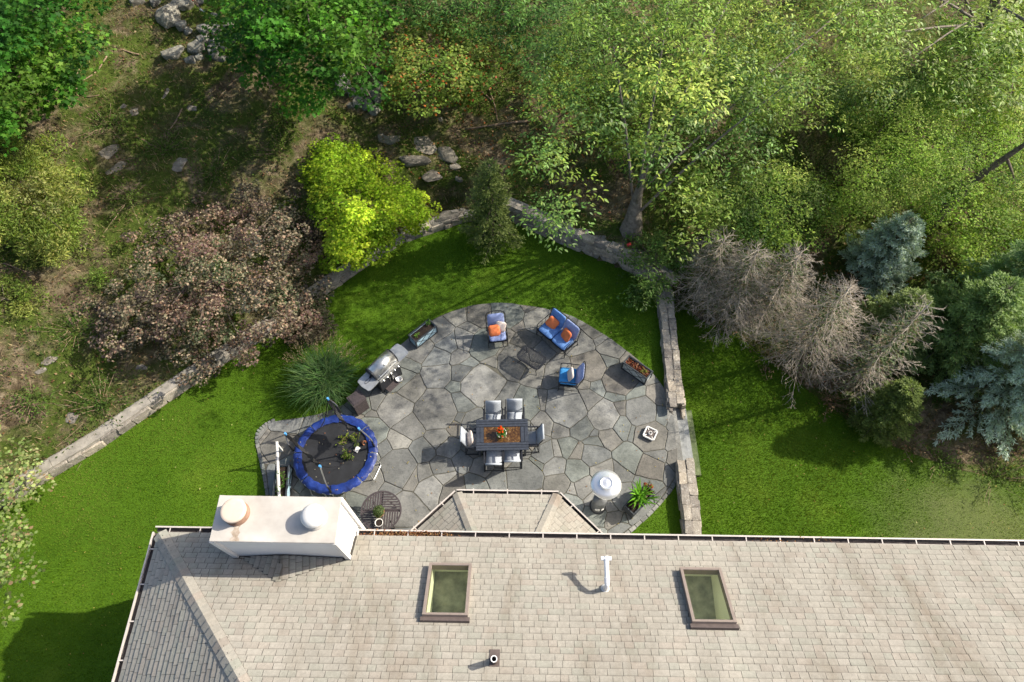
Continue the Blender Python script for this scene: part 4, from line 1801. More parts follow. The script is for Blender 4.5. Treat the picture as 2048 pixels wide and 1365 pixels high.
tag(o, 'cream pillow standing on the dining chair at the left end of the table', 'pillow')

# ---- flower pot on the dining table
fp = at(1003, 868, .8)
pot = thing('flower_pot', 'white bowl of orange flowers in the middle of the dining table', 'flower pot', (fp.x, fp.y, PZ + tt_ + .016))
mb = MB()
mb.lathe([(.09, 0), (.12, .05), (.15, .12), (.155, .13), (.14, .125), (.12, .1), (0, .1)], 20)
mb.build('bowl', M['pot_white'], pot, True)
n = 260
P = nrs.normal(0, .06, (n, 3)) * [1, 1, .5] + [.0, .01, .15]
V = leaves(P, nrs.normal(0, .6, (n, 3)) + [0, 0, 1], nrs.normal(0, 1, (n, 3)), nrs.uniform(.04, .07, n), nrs.uniform(.03, .045, n), 'rhomb')
link('foliage', fast_mesh('foliage', V, 4, np.array([(.05, .14, .02)]) * nrs.uniform(.6, 1.4, (n, 1))), M['leaf'], pot)
for (x, y, z) in ((-.02, .15, .25), (-.08, .1, .24), (-.12, .04, .22), (-.02, .06, .27), (.04, .07, .25), (-.06, -.02, .24), (.03, .0, .22), (.02, -.13, .16), (-.01, .11, .26)):
    nn_ = 26
    d = unit(nrs.normal(0, 1, (nn_, 3)) + [0, 0, .6])
    V = leaves(np.array([(x, y, z)]) + d * .012, d + nrs.normal(0, .3, (nn_, 3)), nrs.normal(0, 1, (nn_, 3)), np.full(nn_, .04), np.full(nn_, .035), 'rhomb')
    link('blossom', fast_mesh('blossom', V, 4, np.array([(.72, .12, .015)]) * nrs.uniform(.7, 1.1, (nn_, 1))), M['leaf'], pot)


# ---- wrought iron lounge seats with blue cushions
def lounge(name, lab, cat, width, seat_mat, back_mat, nseat, arch, loc_, rz, back_mat2=None):
    """seat facing local -y; origin on the ground below the seat centre"""
    t = thing(name, lab, cat, loc_, rz)
    hw = width / 2
    for k in range(nseat):
        w_ = (width - .06) / nseat
        x = -hw + .03 + w_ * (k + .5)
        mb = MB()
        mb.cushion((x, -.03, .42), (w_ - .012, .58, .14), None, 7, 24)
        mb.build('seat_cushion', M[seat_mat], t, True)
        mb = MB()
        mb.cushion((x, .31, .69), (w_ - .012, .56, .13), (R(72), 0, 0), 7, 24)
        mb.build('back_cushion', M[back_mat2 if (back_mat2 and k == nseat - 1) else back_mat], t, True)
    # frame
    for s in (-1, 1):
        x = s * (hw + .005)
        mb = MB()
        mb.tube([(x, -.31, 0), (x, -.29, .3), (x, -.30, .58), (x, -.25, .635), (x, .0, .64), (x, .28, .62)], .015, 6)
        mb.build('arm_frame', M['dark_metal'], t)
        mb = MB()
        mb.tube([(x, .36, 0), (x, .27, .34), (x, .31, .55), (x, .40, .9)], .015, 6)
        mb.build('leg', M['dark_metal'], t)
        mb = MB()
        for yy in (-.12, .06):
            mb.tube([(x, yy, .36), (x, yy + .06, .5), (x, yy, .63)], .008, 5)
        build_each(mb, 'scroll', M['dark_metal'], t)
    mb = MB()
    mb.box((0, -.02, .335), (width, .6, .025))
    mb.build('seat_frame', M['dark_metal'], t)
    top = [(-hw, .40, .9), (-hw * .8, .43, .9 + arch * .7), (-hw * .35, .445, .9 + arch), (0, .45, .9 + arch * 1.05), (hw * .35, .445, .9 + arch), (hw * .8, .43, .9 + arch * .7), (hw, .40, .9)]
    mb = MB()
    mb.tube([tuple(p) for p in smooth_line(top, 4)], .016, 6)
    n = int(width / .09)
    for k in range(1, n):
        x = -hw + width * k / n
        u = abs(x) / hw
        zt = .9 + arch * 1.05 * (1 - u ** 2.4)
        mb.tube([(x, .31, .4), (x, .37, .65), (x, .445, zt)], .006, 5)
    for k in range(n):
        for zz in (.82, .72):
            x = -hw + width * (k + .5) / n
            mb.tube([(x - .045, .395 + (zz - .72) * .2, zz), (x, .40 + (zz - .72) * .2, zz + .05), (x + .045, .395 + (zz - .72) * .2, zz)], .006, 5)
    mb.tube([(-hw, .325, .55), (hw, .325, .55)], .01, 5)
    mb.build('back_frame', M['dark_metal'], t)
    mb = MB()
    mb.tube([(-hw, -.3, .1), (-hw, .35, .1)], .009, 5)
    mb.tube([(hw, -.3, .1), (hw, .35, .1)], .009, 5)
    build_each(mb, 'stretcher', M['dark_metal'], t)
    return t


def throw(lab, mat, parent_like, p, rot, size=.4):
    mb = MB()
    mb.cushion((0, 0, 0), (size, size, .13), None, 3.2, 16, pinch=.12)
    o = mb.build('throw_pillow', M[mat], None, True)
    mtx = parent_like.matrix_basis @ Matrix.Translation(Vector(p)) @ Euler(rot).to_matrix().to_4x4()
    o.matrix_basis = mtx
    tag(o, lab, 'pillow')
    return o


# love seat: back runs between two photo points
bl, br_ = at(1103, 620, .92), at(1155, 663, .92)
fl, fr = at(1077, 660, .46), at(1128, 702, .46)
ax = ((br_ - bl).normalized() + (fr - fl).normalized())
rz = math.atan2(ax.y, ax.x)
mid = ((bl + br_) / 2 + (fl + fr) / 2) / 2
ls = lounge('love_seat', 'two-seat iron love seat with blue cushions and two orange pillows', 'love seat', 1.24, 'blue_cush', 'blue_cush', 2, .03, (mid.x, mid.y, PZ), rz, 'pale_cush')
throw('orange pillow on the left seat of the love seat', 'orange', ls, (-.33, .1, .62), (R(52), R(20), R(8)))
throw('orange pillow on the right seat of the love seat', 'orange', ls, (.30, .08, .62), (R(58), R(-8), R(-14)))

a1_ = yaw(990, 640, 997, 690, .5) + math.pi / 2
c1 = ground_below(994, 664, .5)
ac1 = lounge('armchair', 'iron armchair with pale blue cushions near the planter end of the patio', 'armchair', .62, 'pale_cush', 'pale_cush', 1, .13, c1, a1_)
throw('orange pillow on the pale blue armchair', 'orange', ac1, (-.09, -.02, .6), (R(38), R(-6), R(0)), .38)
throw('cream pillow behind the orange one on the pale blue armchair', 'cream', ac1, (.13, .08, .63), (R(50), R(6), R(-16)), .36)

c2 = ground_below(1139, 752, .5)
ac2 = lounge('armchair', 'iron armchair with bright blue seat turned side-on beside the coffee table', 'armchair', .66, 'bright_cush', 'pale_cush', 1, .1, c2, R(-90 + 173 - 180))
ac2.rotation_euler[2] = math.atan2(.12, -1) + math.pi / 2
throw('white pillow leaning on the bright blue armchair', 'cream', ac2, (.04, .02, .66), (R(72), 0, R(10)), .4)

# ---- coffee table with a pierced metal top
cp = ground_below(1063, 716, .45)
ct = thing('coffee_table', 'dark pierced metal coffee table between the blue seats', 'coffee table', cp, yaw(1036, 700, 1085, 732, .45))
mb = MB()
CW, CD, NX_, NY_ = .88, .56, 14, 9
zt = .44
for a in range(NX_):
    for b in range(NY_):
        x, y = (a + .5) / NX_ - .5, (b + .5) / NY_ - .5
        sx, sy = CW / NX_, CD / NY_
        # keep rounded corners
        if (abs(x) > .44 and abs(y) > .38):
            continue
        xc, yc = x * CW, y * CD
        solid = a in (0, NX_ - 1) or b in (0, NY_ - 1)
        z_ = zt + .012 * (1 - (2 * x) ** 2) * (1 - (2 * y) ** 2)
        if solid:
            mb.add([(xc - sx / 2, yc - sy / 2, z_), (xc + sx / 2, yc - sy / 2, z_), (xc + sx / 2, yc + sy / 2, z_), (xc - sx / 2, yc + sy / 2, z_)], [(0, 1, 2, 3)])
            continue
        vs_ = []
        for k in range(8):
            an = math.pi / 4 * k + math.pi / 8
            c_, s_ = math.cos(an), math.sin(an)
            q_ = max(abs(c_), abs(s_))
            vs_.append((xc + c_ / q_ * sx / 2, yc + s_ / q_ * sy / 2, z_))
        for k in range(8):
            an = math.pi / 4 * k + math.pi / 8
            vs_.append((xc + math.cos(an) * sx * .2, yc + math.sin(an) * sy * .2, z_))
        mb.add(vs_, [(k, (k + 1) % 8, 8 + (k + 1) % 8, 8 + k) for k in range(8)])
mb.build('top', M['dark_metal'], ct)
mb = MB()
rim = []
for k in range(40):
    an = 2 * math.pi * k / 40
    c_, s_ = math.cos(an), math.sin(an)
    rim.append((math.copysign(abs(c_) ** .42, c_) * CW / 2, math.copysign(abs(s_) ** .42, s_) * CD / 2, zt - .01))
mb.tube(rim + [rim[0]], .016, 6)
mb.build('rim', M['dark_metal'], ct)
for sx in (-1, 1):
    for sy in (-1, 1):
        mb = MB()
        mb.tube([(sx * .34, sy * .2, zt - .02), (sx * .36, sy * .22, .3), (sx * .3, sy * .18, .15), (sx * .38, sy * .24, 0)], .013, 6)
        mb.build('leg', M['dark_metal'], ct)


# ---- planter boxes
def planter(lab, corners, z, hgt, panel, extra=None):
    """corners: photo pixels of the rim, long side first pair"""
    w_ = [at(x, y, z) for x, y in corners]
    c_ = sum(w_, Vector()) / 4
    L = ((w_[1] - w_[0]).length + (w_[2] - w_[3]).length) / 2
    D = ((w_[2] - w_[1]).length + (w_[3] - w_[0]).length) / 2
    d = (w_[1] - w_[0]) + (w_[2] - w_[3])
    t = thing('planter_box', lab, 'planter', (c_.x, c_.y, PZ), math.atan2(d.y, d.x), 'crossed-brace planter boxes')
    for s in (-1, 1):
        mb = MB()
        mb.box((0, s * (D / 2 - .03), hgt / 2 + .02), (L - .06, .02, hgt - .08))
        mb.build('panel', M[panel], t)
        mb = MB()
        mb.box((s * (L / 2 - .03), 0, hgt / 2 + .02), (.02, D - .08, hgt - .08))
        mb.build('panel', M[panel], t)
        mb = MB()
        mb.bev((0, s * (D / 2 - .022), hgt - .015), (L, .044, .035), .006)
        mb.build('rim', M['planter_frame'], t)
        mb = MB()
        mb.bev((s * (L / 2 - .022), 0, hgt - .016), (.044, D - .09, .035), .006)
        mb.build('rim', M['planter_frame'], t)
        mb = MB()
        mb.box((0, s * (D / 2 - .02), .035), (L - .05, .028, .05))
        mb.build('base_rail', M['planter_frame'], t)
        # X braces on the long sides
        mb = MB()
        hl = (L - .1) / 2
        for (xa, xb) in ((-hl, 0), (0, hl)):
            for (za, zb) in ((.06, hgt - .04), (hgt - .04, .06)):
                mb.tube([(xa, s * (D / 2 - .014), za), (xb, s * (D / 2 - .014), zb)], .011, 4)
        mb.build('brace', M['planter_frame'], t)
        for s2 in (-1, 1):
            mb = MB()
            mb.box((s * (L / 2 - .02), s2 * (D / 2 - .02), hgt / 2 - .005), (.042, .042, hgt - .04))
            mb.build('corner_post', M['planter_frame'], t)
    mb = MB()
    n = 10
    for a in range(n):
        for b in range(4):
            pass
    mb.box((0, 0, hgt - .1), (L - .07, D - .07, .05))
    mb.build('soil', M['soil'], t)
    return t, L, D


def sprig_plant(name, lab, cat, base, n, spread, hgt, col, ln, shape='rhomb', wd=.5, mat='leaf', up=.6, group=None):
    t = thing(name, lab, cat, base, 0, group)
    ns_ = max(3, n // 14)
    st_ = nrs.normal(0, 1, (ns_, 3)) * [spread, spread, 0]
    tip = st_ * [1.3, 1.3, 0] + [0, 0, 1] * (hgt * nrs.uniform(.5, 1.0, (ns_, 1)))
    mb = MB()
    for a, b in zip(st_ * .4, tip):
        mb.tube([tuple(a), tuple((a + b) / 2 + nrs.normal(0, .02, 3)), tuple(b)], .006, 4)
    mb.build('stem', M['stick'], t)
    k = nrs.randint(0, ns_, n)
    f = nrs.uniform(.25, 1, (n, 1))
    P = st_[k] * .4 * (1 - f) + tip[k] * f + nrs.normal(0, spread * .22, (n, 3))
    D = nrs.normal(0, 1, (n, 3)) + [0, 0, up]
    V = leaves(P, nrs.normal(0, .5, (n, 3)) + [0, 0, 1], D, ln * nrs.uniform(.6, 1.2, n), ln * wd * nrs.uniform(.7, 1.1, n), shape)
    link('foliage', fast_mesh('foliage', V, len(LEAF[shape]), np.array([col]) * nrs.uniform(.55, 1.5, (n, 1))), M[mat], t)
    return t


p1, L1, D1 = planter('pale blue planter box with dark braces beside the grill', [(815, 672), (858, 636), (874, 653), (832, 684)], .47, .44, 'planter_blue')
p2, L2, D2 = planter('weathered grey planter box full of red-brown leaves near the stone wall', [(1246, 725), (1293, 759), (1308, 743), (1258, 710)], .47, .44, 'planter_grey')
p3, L3, D3 = planter('dark planter box overflowing with green strap leaves near the heater', [(1247, 1012), (1291, 966), (1312, 985), (1268, 1030)], .5, .46, 'planter_frame')
p4, L4, D4 = planter('blue planter box half hidden behind the chimney by the trampoline', [(581, 929), (566, 1040), (541, 1040), (549, 929)], .47, .44, 'planter_blue')
for (pp, lx, lab, col) in ((p1, -.22, 'small bright green seedling at the grill end of the blue planter', (.12, .24, .03)), (p1, .26, 'small green seedling at the far end of the blue planter', (.08, .2, .03)),
                           (p2, .26, 'yellowing plant in the leaf-filled grey planter', (.2, .22, .05))):
    q_ = pp.matrix_basis @ Vector((lx, 0, .38))
    sprig_plant('seedling', lab, 'plant', q_, 44, .06, .15, col, .07)
for k in range(5):
    q_ = p4.matrix_basis @ Vector((-.55 + k * .22, 0, .38))
    sprig_plant('bedding_plant', ['leafy green bedding plant nearest the open end of the trampoline-side planter', 'second leafy bedding plant in the trampoline-side planter', 'third leafy bedding plant in the trampoline-side planter',
                                  'fourth leafy bedding plant in the trampoline-side planter', 'last leafy bedding plant nearest the chimney in the trampoline-side planter'][k], 'plant', q_, 70, .07, .16, (.07, .16, .02), .06, group='bedding plants by the trampoline')
# leaf litter filling the grey planter
n = 260
P = np.stack([nrs.uniform(-L2 / 2 + .07, L2 / 2 - .07, n), nrs.uniform(-D2 / 2 + .07, D2 / 2 - .07, n), .37 + nrs.uniform(0, .05, n)], -1)
pal = np.array([(.22, .06, .03), (.3, .12, .06), (.16, .04, .025), (.35, .2, .12), (.12, .04, .03)])
V = leaves(P, nrs.normal(0, .5, (n, 3)) + [0, 0, 1], nrs.normal(0, 1, (n, 3)), nrs.uniform(.04, .09, n), nrs.uniform(.03, .05, n), 'rhomb')
o = link('dead_leaves', fast_mesh('dead_leaves', V, 4, pal[nrs.randint(0, 5, n)]), M['leaf'], p2)
o['kind'] = 'stuff'


def arching_plant(name, lab, cat, base, n, rad, hgt, wd, cols, seg=6, mat='blade', lean=0.0, spread=.12, group=None):
    """long curved blades rising from a crown and arching outwards"""
    t = thing(name, lab, cat, base, 0, group)
    az = nrs.uniform(0, 2 * math.pi, n)
    rr_ = rad * nrs.uniform(.25, 1.0, n)
    hh = hgt * nrs.uniform(.55, 1.0, n)
    b0 = nrs.normal(0, spread, (n, 2))
    dirx, diry = np.cos(az), np.sin(az)
    u = np.linspace(0, 1, seg + 1)
    bend = u ** 1.35
    X = b0[:, 0:1] + dirx[:, None] * rr_[:, None] * bend[None]
    Y = b0[:, 1:2] + diry[:, None] * rr_[:, None] * bend[None]
    droop = nrs.uniform(.35, 1.0, n)
    Z = hh[:, None] * (1.55 * u[None] - droop[:, None] * u[None] ** 2.4)
    C = np.stack([X, Y, np.maximum(Z, .02)], -1)
    S = np.stack([-diry, dirx, np.zeros(n)], -1)
    wv = wd * nrs.uniform(.6, 1.2, n)
    prof = np.array([.6, .9, 1, .95, .8, .5, .06])[:seg + 1] if seg == 6 else np.interp(u, [0, .4, .8, 1], [.6, 1, .7, .05])
    Lf = C - S[:, None, :] * (wv[:, None] * prof[None] / 2)[..., None]
    Rt = C + S[:, None, :] * (wv[:, None] * prof[None] / 2)[..., None]
    Q = np.stack([Lf[:, :-1], Rt[:, :-1], Rt[:, 1:], Lf[:, 1:]], 2).reshape(-1, 4, 3)
    cc_ = np.array(cols)[nrs.randint(0, len(cols), n)] * nrs.uniform(.7, 1.3, (n, 1))
    link('blades', fast_mesh('blades', Q, 4, np.repeat(cc_, seg, axis=0)), M[mat], t)
    return t, C


q_ = p3.matrix_basis @ Vector((.02, .05, .4))
arching_plant('strap_leaf_plant', 'bright green strap-leaved plant spilling over the dark planter', 'plant', q_, 70, .5, .5, .05, [(.1, .25, .02), (.14, .3, .03), (.06, .17, .015)], spread=.06)
q_ = p3.matrix_basis @ Vector((.36, .05, .38))
fpl = sprig_plant('flowering_plant', 'small plant with rusty flower heads at the far end of the dark planter', 'plant', q_, 60, .1, .3, (.1, .1, .03), .07)
q_ = p3.matrix_basis @ Vector((.36, .05, .62))
for k, (dx, dy) in enumerate(((-.06, .08), (.1, .02))):
    n = 60
    d = unit(nrs.normal(0, 1, (n, 3)) + [0, 0, .5])
    V = leaves(d * .05, d, nrs.normal(0, 1, (n, 3)), np.full(n, .05), np.full(n, .035), 'rhomb')
    o = link('flower_head', fast_mesh('flower_head', V, 4, np.array([(.34, .1, .04)]) * nrs.uniform(.6, 1.3, (n, 1))), M['leaf'])
    o.parent = fpl
    o.location = Vector((dx, dy, .26))

# ---- white board lying past the fourth planter
a, b = at(553, 883, .56), at(559, 1030, .56)
bd = thing('white_board', 'long white board lying along the blue planter by the trampoline', 'board', ((a.x + b.x) / 2, (a.y + b.y) / 2, PZ), math.atan2(b.y - a.y, b.x - a.x))
L = (b - a).length
mb = MB()
mb.bev((0, 0, .5), (L, .085, .03), .006)
mb.build('plank', M['white'], bd)
mb = MB()
mb.box((0, -.03, .48), (L - .02, .02, .07))
mb.build('lip', M['white'], bd)
for s in (-1, 1):
    mb = MB()
    mb.box((s * (L / 2 - .12), 0, .235), (.06, .09, .47))
    mb.build('leg', M['white'], bd)

# ---- gas grill
ga, gb = at(725, 774, .9), at(806, 696, .9)
gl = (gb - ga).length
gm = (ga + gb) / 2
gr = thing('gas_grill', 'stainless gas grill with closed hood and two side shelves', 'grill', (gm.x, gm.y, PZ), math.atan2(gb.y - ga.y, gb.x - ga.x))
GW = gl * .5
SHW = gl * .25
mb = MB()
mb.bev((0, .02, .44), (GW - .04, .5, .72), .012)
mb.build('cabinet', M['dark_metal'], gr)
for sx in (-1, 1):
    for sy in (-1, 1):
        mb = MB()
        mb.lathe([(.0, 0), (.04, 0), (.04, .08), (.0, .08)], 12, (sx * (GW / 2 - .08), sy * .18, 0))
        mb.build('caster', M['black'], gr)
for sx in (-1, 1):
    mb = MB()
    mb.box((sx * .245 * GW, -.24, .43), (GW * .44, .02, .6))
    dr = mb.build('door', M['dark_metal'], gr)
    mb = MB()
    mb.tube([(sx * .06 * GW, -.27, .3), (sx * .06 * GW, -.27, .6)], .01, 6)
    mb.build('handle', M['steel'], dr)
mb = MB()
mb.bev((0, .03, .84), (GW, .5, .14), .015)
mb.build('firebox', M['steel_dull'], gr)
mb = MB()
prof = [(.27, .91), (.28, .98), (.265, 1.06), (.22, 1.13), (.15, 1.18), (.06, 1.2), (-.03, 1.185), (-.1, 1.14), (-.165, 1.06), (-.2, .98), (-.205, .91)]
vs_, fs = [], []
for (y, z) in prof:
    for x in (-GW / 2 + .01, GW / 2 - .01):
        vs_.append((x, y, z))
n = len(prof)
for k in range(n - 1):
    fs.append((2 * k, 2 * k + 1, 2 * k + 3, 2 * k + 2))
fs.append(tuple(2 * k for k in range(n)))
fs.append(tuple(2 * k + 1 for k in range(n))[::-1])
mb.add(vs_, fs)
hood = mb.build('hood', M['steel'], gr, True)
hood.data.polygons.foreach_set('use_smooth', [len(p_.vertices) == 4 for p_ in hood.data.polygons])
for s in (-1, 1):
    mb = MB()
    mb.add([(s * (GW / 2 + .005) + dx, y * 1.01, z + .003) for dx in (-.02, .02) for (y, z) in prof],
           [tuple(range(n)), tuple(range(n, 2 * n))[::-1]] + [(k, k + 1, n + k + 1, n + k) for k in range(n - 1)])
    mb.build('end_cap', M['dark_metal'], hood)
mb = MB()
mb.tube([(-GW * .4, -.26, 1.02), (GW * .4, -.26, 1.02)], .016, 10)
for sx in (-1, 1):
    mb.tube([(sx * GW * .37, -.26, 1.02), (sx * GW * .37, -.18, 1.03)], .012, 8)
mb.build('hood_handle', M['steel'], hood)
mb = MB()
mb.lathe([(.0, .012), (.03, .012), (.035, .0)], 16)
o = mb.build('thermometer', M['steel_dull'], hood, True)
o.location = (0, -.115, 1.135)
o.rotation_euler = (R(58), 0, 0)
mb = MB()
mb.bev((0, -.285, .87), (GW, .1, .12), .02, (R(-25), 0, 0))
mb.build('control_panel', M['steel'], gr)
for k in range(5):
    mb = MB()
    mb.tube([(-GW * .36 + k * GW * .18, -.33, .87), (-GW * .36 + k * GW * .18, -.375, .85)], .024, 12)
    mb.build('knob', M['steel'], gr)
for s in (-1, 1):
    x0_, x1_ = GW / 2 + .005, GW / 2 + SHW
    pts = [(s * x0_, -.28), (s * (x1_ - .05), -.28), (s * (x1_ + .0), -.16), (s * (x1_ + .02), .0), (s * (x1_ + .0), .14), (s * (x1_ - .06), .24), (s * x0_, .25)]
    pts = [(p_.x, p_.y) for p_ in smooth_line([Vector((x, y, 0)) for x, y in pts], 3)]
    if s > 0:
        pts = pts
    else:
        pts = pts[::-1]
    mb = MB()
    mb.prism(pts, .87, .905)
    mb.build('side_shelf', M['steel_dull'], gr)
mb = MB()
mb.tube([(-GW / 2 + .02, -.235, .0), (-GW / 2 + .02, -.235, .86)], .022, 4)
mb.tube([(GW / 2 - .02, -.235, .0), (GW / 2 - .02, -.235, .86)], .022, 4)
build_each(mb, 'front_post', M['dark_metal'], gr)
mb = MB()
mb.box((0, -.33, .12), (GW * .7, .22, .025))
mb.build('lower_shelf', M['brown_plastic'], gr)
# things lying on the grill
mb = MB()
loop = [(-GW / 2 - SHW * .35 + .11 * math.cos(t) - .06, .0 + .045 * math.sin(t), .915) for t in np.linspace(.3, 5.9, 16)]
mb.tube(loop, .006, 5)
mb.box((-GW / 2 - .06, .03, .925), (.09, .06, .04), (0, 0, .5))
o = mb.build('grill_lighter', M['dark_metal'])
o.matrix_basis = gr.matrix_basis.copy()
tag(o, 'black lighter with a looped cord on the left shelf of the grill', 'lighter')
mb = MB()
mb.lathe([(.0, .0), (.07, .005), (.1, .05), (.105, .055), (.09, .05), (.06, .015), (0, .012)], 18)
o = mb.build('steel_bowl', M['alu'], None, True)
o.matrix_basis = gr.matrix_basis @ Matrix.Translation(Vector((GW * .22, -.36, .135)))
tag(o, 'small shiny steel bowl on the low shelf in front of the grill', 'bowl')

# ---- brown bin
bc = ground_below(713, 798, .72)
bn = thing('waste_bin', 'square brown plastic outdoor waste bin beside the ornamental grass', 'bin', bc, R(40))
mb = MB()
mb.box((0, 0, .34), (.40, .36, .68), taper=1.08)
mb.build('body', M['brown_plastic'], bn)
for k in range(5):
    for s in (-1, 1):
        mb = MB()
        mb.box((0, s * (.184 + .002 * k), .1 + k * .125), (.42, .02, .105))
        mb.build('slat', M['brown_plastic'], bn)
        mb = MB()
        mb.box((s * (.204 + .002 * k), 0, .1 + k * .125), (.02, .34, .105))
        mb.build('slat', M['brown_plastic'], bn)
mb = MB()
mb.bev((0, 0, .70), (.47, .43, .05), .012)
mb.build('rim', M['brown_plastic'], bn)
mb = MB()
mb.bev((-.03, 0, .735), (.33, .36, .03), .01, (0, R(-4), 0))
mb.build('lid', M['brown_plastic'], bn)

# ---- ornamental grass
gb_ = at(655, 770, 0)
og, _ = arching_plant('ornamental_grass', 'big clump of arching ornamental grass by the trampoline', 'grass clump', gb_, 1800, 1.15, 1.0, .02,
                      [(.07, .15, .04), (.05, .11, .04), (.1, .16, .05), (.08, .13, .055)], spread=.24)
# tan plumes on the outer, upper side
n = 90
az = nrs.uniform(.2, 2.9, n)
rr_ = nrs.uniform(.6, 1.2, n)
base = np.stack([np.cos(az) * rr_, np.sin(az) * rr_, nrs.uniform(.75, 1.15, n)], -1)
Pp = np.repeat(base, 10, 0) + nrs.normal(0, .02, (n * 10, 3)) + np.repeat(np.stack([np.cos(az), np.sin(az), az * 0 + .1], -1), 10, 0) * np.tile(np.linspace(0, .3, 10), n)[:, None]
V = leaves(Pp, nrs.normal(0, 1, (n * 10, 3)) + [0, 0, .8], np.repeat(np.stack([np.cos(az), np.sin(az), az * 0 + .2], -1), 10, 0) + nrs.normal(0, .25, (n * 10, 3)),
           np.full(n * 10, .085), np.full(n * 10, .012), 'needle')
link('plumes', fast_mesh('plumes', V, 4, np.array([(.3, .23, .14)]) * nrs.uniform(.6, 1.2, (n * 10, 1))), M['blade'], og)

# ---- trampoline
tcx = (at(589, 908, .5) + at(753, 908, .5)) / 2
tyt, tyb = at(668, 829, .5), at(668, 990, .5)
TR = ((at(753, 908, .5) - at(589, 908, .5)).length + (tyt - tyb).length) / 4
tr = thing('trampoline', 'round trampoline with blue safety pad and sagging black net', 'trampoline', (tcx.x, (tyt.y + tyb.y) / 2, PZ))
TZ = .47
mb = MB()
mb.lathe([(TR * .82, TZ - .012), (0, TZ - .045)], 48)
mb.build('jump_mat', M['tramp_mat'], tr, True)
# pad in eight sagging sections
for k in range(8):
    a0_, a1_ = 2 * math.pi * k / 8 + .012, 2 * math.pi * (k + 1) / 8 - .012
    mb = MB()
    nr, na_ = 5, 10
    vs_ = []
    for j in range(na_ + 1):
        a = a0_ + (a1_ - a0_) * j / na_
        for i in range(nr + 1):
            f = i / nr
            r_ = TR * (.79 + .215 * f) + .012 * math.sin(3.1 * a * 8 + k)
            z = TZ + .03 + .02 * math.sin(math.pi * f) + .014 * math.sin(a * 31 + i * 1.3 + k) * math.sin(math.pi * f) - (.05 if i == nr else 0)
            vs_.append((r_ * math.cos(a), r_ * math.sin(a), z))
    fs = [(j * (nr + 1) + i, j * (nr + 1) + i + 1, (j + 1) * (nr + 1) + i + 1, (j + 1) * (nr + 1) + i) for j in range(na_) for i in range(nr)]
    mb.add(vs_, fs)
    mb.build('pad', M['tramp_pad'], tr, True)
mb = MB()
mb.tube([(TR * .985 * math.cos(t), TR * .985 * math.sin(t), TZ - .03) for t in np.linspace(0, 2 * math.pi, 49)], .022, 8)
mb.build('frame', M['steel_dull'], tr)
for k in range(4):
    a = math.pi / 4 + k * math.pi / 2 + .45
    mb = MB()
    pts = []
    for (da, rr2, z) in ((-.2, .985, TZ - .03), (-.2, 1.04, .05), (-.17, 1.05, .02), (.17, 1.05, .02), (.2, 1.04, .05), (.2, .985, TZ - .03)):
        pts.append((TR * rr2 * math.cos(a + da), TR * rr2 * math.sin(a + da), z))
    mb.tube(pts, .019, 6)
    mb.build('leg', M['steel_dull'], tr)
T0 = Vector((tr.location.x, tr.location.y, PZ))
poles = {}
NETZ = 1.85
for nm_, (bx_, by_), (tx_, ty_) in (('a', (666, 992), (640, 933)), ('b', (752, 900), (718, 858)), ('c', (590, 905), (571, 868)), ('d', (684, 829), (656, 798))):
    bz = .3
    b_ = at(bx_, by_, bz) - T0
    t_ = at(tx_, ty_, NETZ if nm_ != 'c' else 1.55) - T0
    b_.z = .1
    poles[nm_] = (b_, t_)
    m1 = b_.lerp(t_, .5) + Vector((0, 0, .12)) - Vector((b_.x, b_.y, 0)).normalized() * -.08
    mb = MB()
    pts = smooth_line([b_, b_.lerp(m1, .6), m1, t_], 5)
    mb.tube([tuple(p_) for p_ in pts], .02, 8)
    po = mb.build('net_pole', M['steel'], tr, True)
    mb = MB()
    mb.tube([tuple(p_) for p_ in pts[3:9]], .032, 8)
    mb.build('foam_sleeve', M['black'], po, True)
    mb = MB()
    mb.tube([tuple(t_ - Vector((0, 0, .06))), tuple(t_ + Vector((0, 0, .05)))], .032, 8)
    mb.build('pole_cap', M['blue_cap'], po)
for (u, v, sag) in (('c', 'a', .75), ('d', 'b', .6), ('a', 'b', 1.15), ('c', 'd', 1.05)):
    A, B = poles[u][1], poles[v][1]
    mb = MB()
    n, rows = 18, 4
    vs_ = []
    thin = (u, v) in (('a', 'b'), ('c', 'd'))
    for i in range(n + 1):
        f = i / n
        sg = 4 * f * (1 - f)
        q_ = A.lerp(B, f)
        for j in range(rows + 1):
            g = j / rows
            hgt = (.09 if thin else .28) * (0.5 + .5 * sg) if not thin else .035
            z = q_.z - sg * sag - g * hgt
            off = .05 * math.sin(f * 17 + j * 2.1) * (1 if not thin else .3)
            r2 = Vector((q_.x, q_.y, 0)) * (1 - .1 * sg * (1 if not thin else .5))
            vs_.append((r2.x + off, r2.y + off * .6, max(z, TZ + .03)))
    mb.add(vs_, [(i * (rows + 1) + j, i * (rows + 1) + j + 1, (i + 1) * (rows + 1) + j + 1, (i + 1) * (rows + 1) + j) for i in range(n) for j in range(rows)])
    mb.build('net', M['net'], tr)
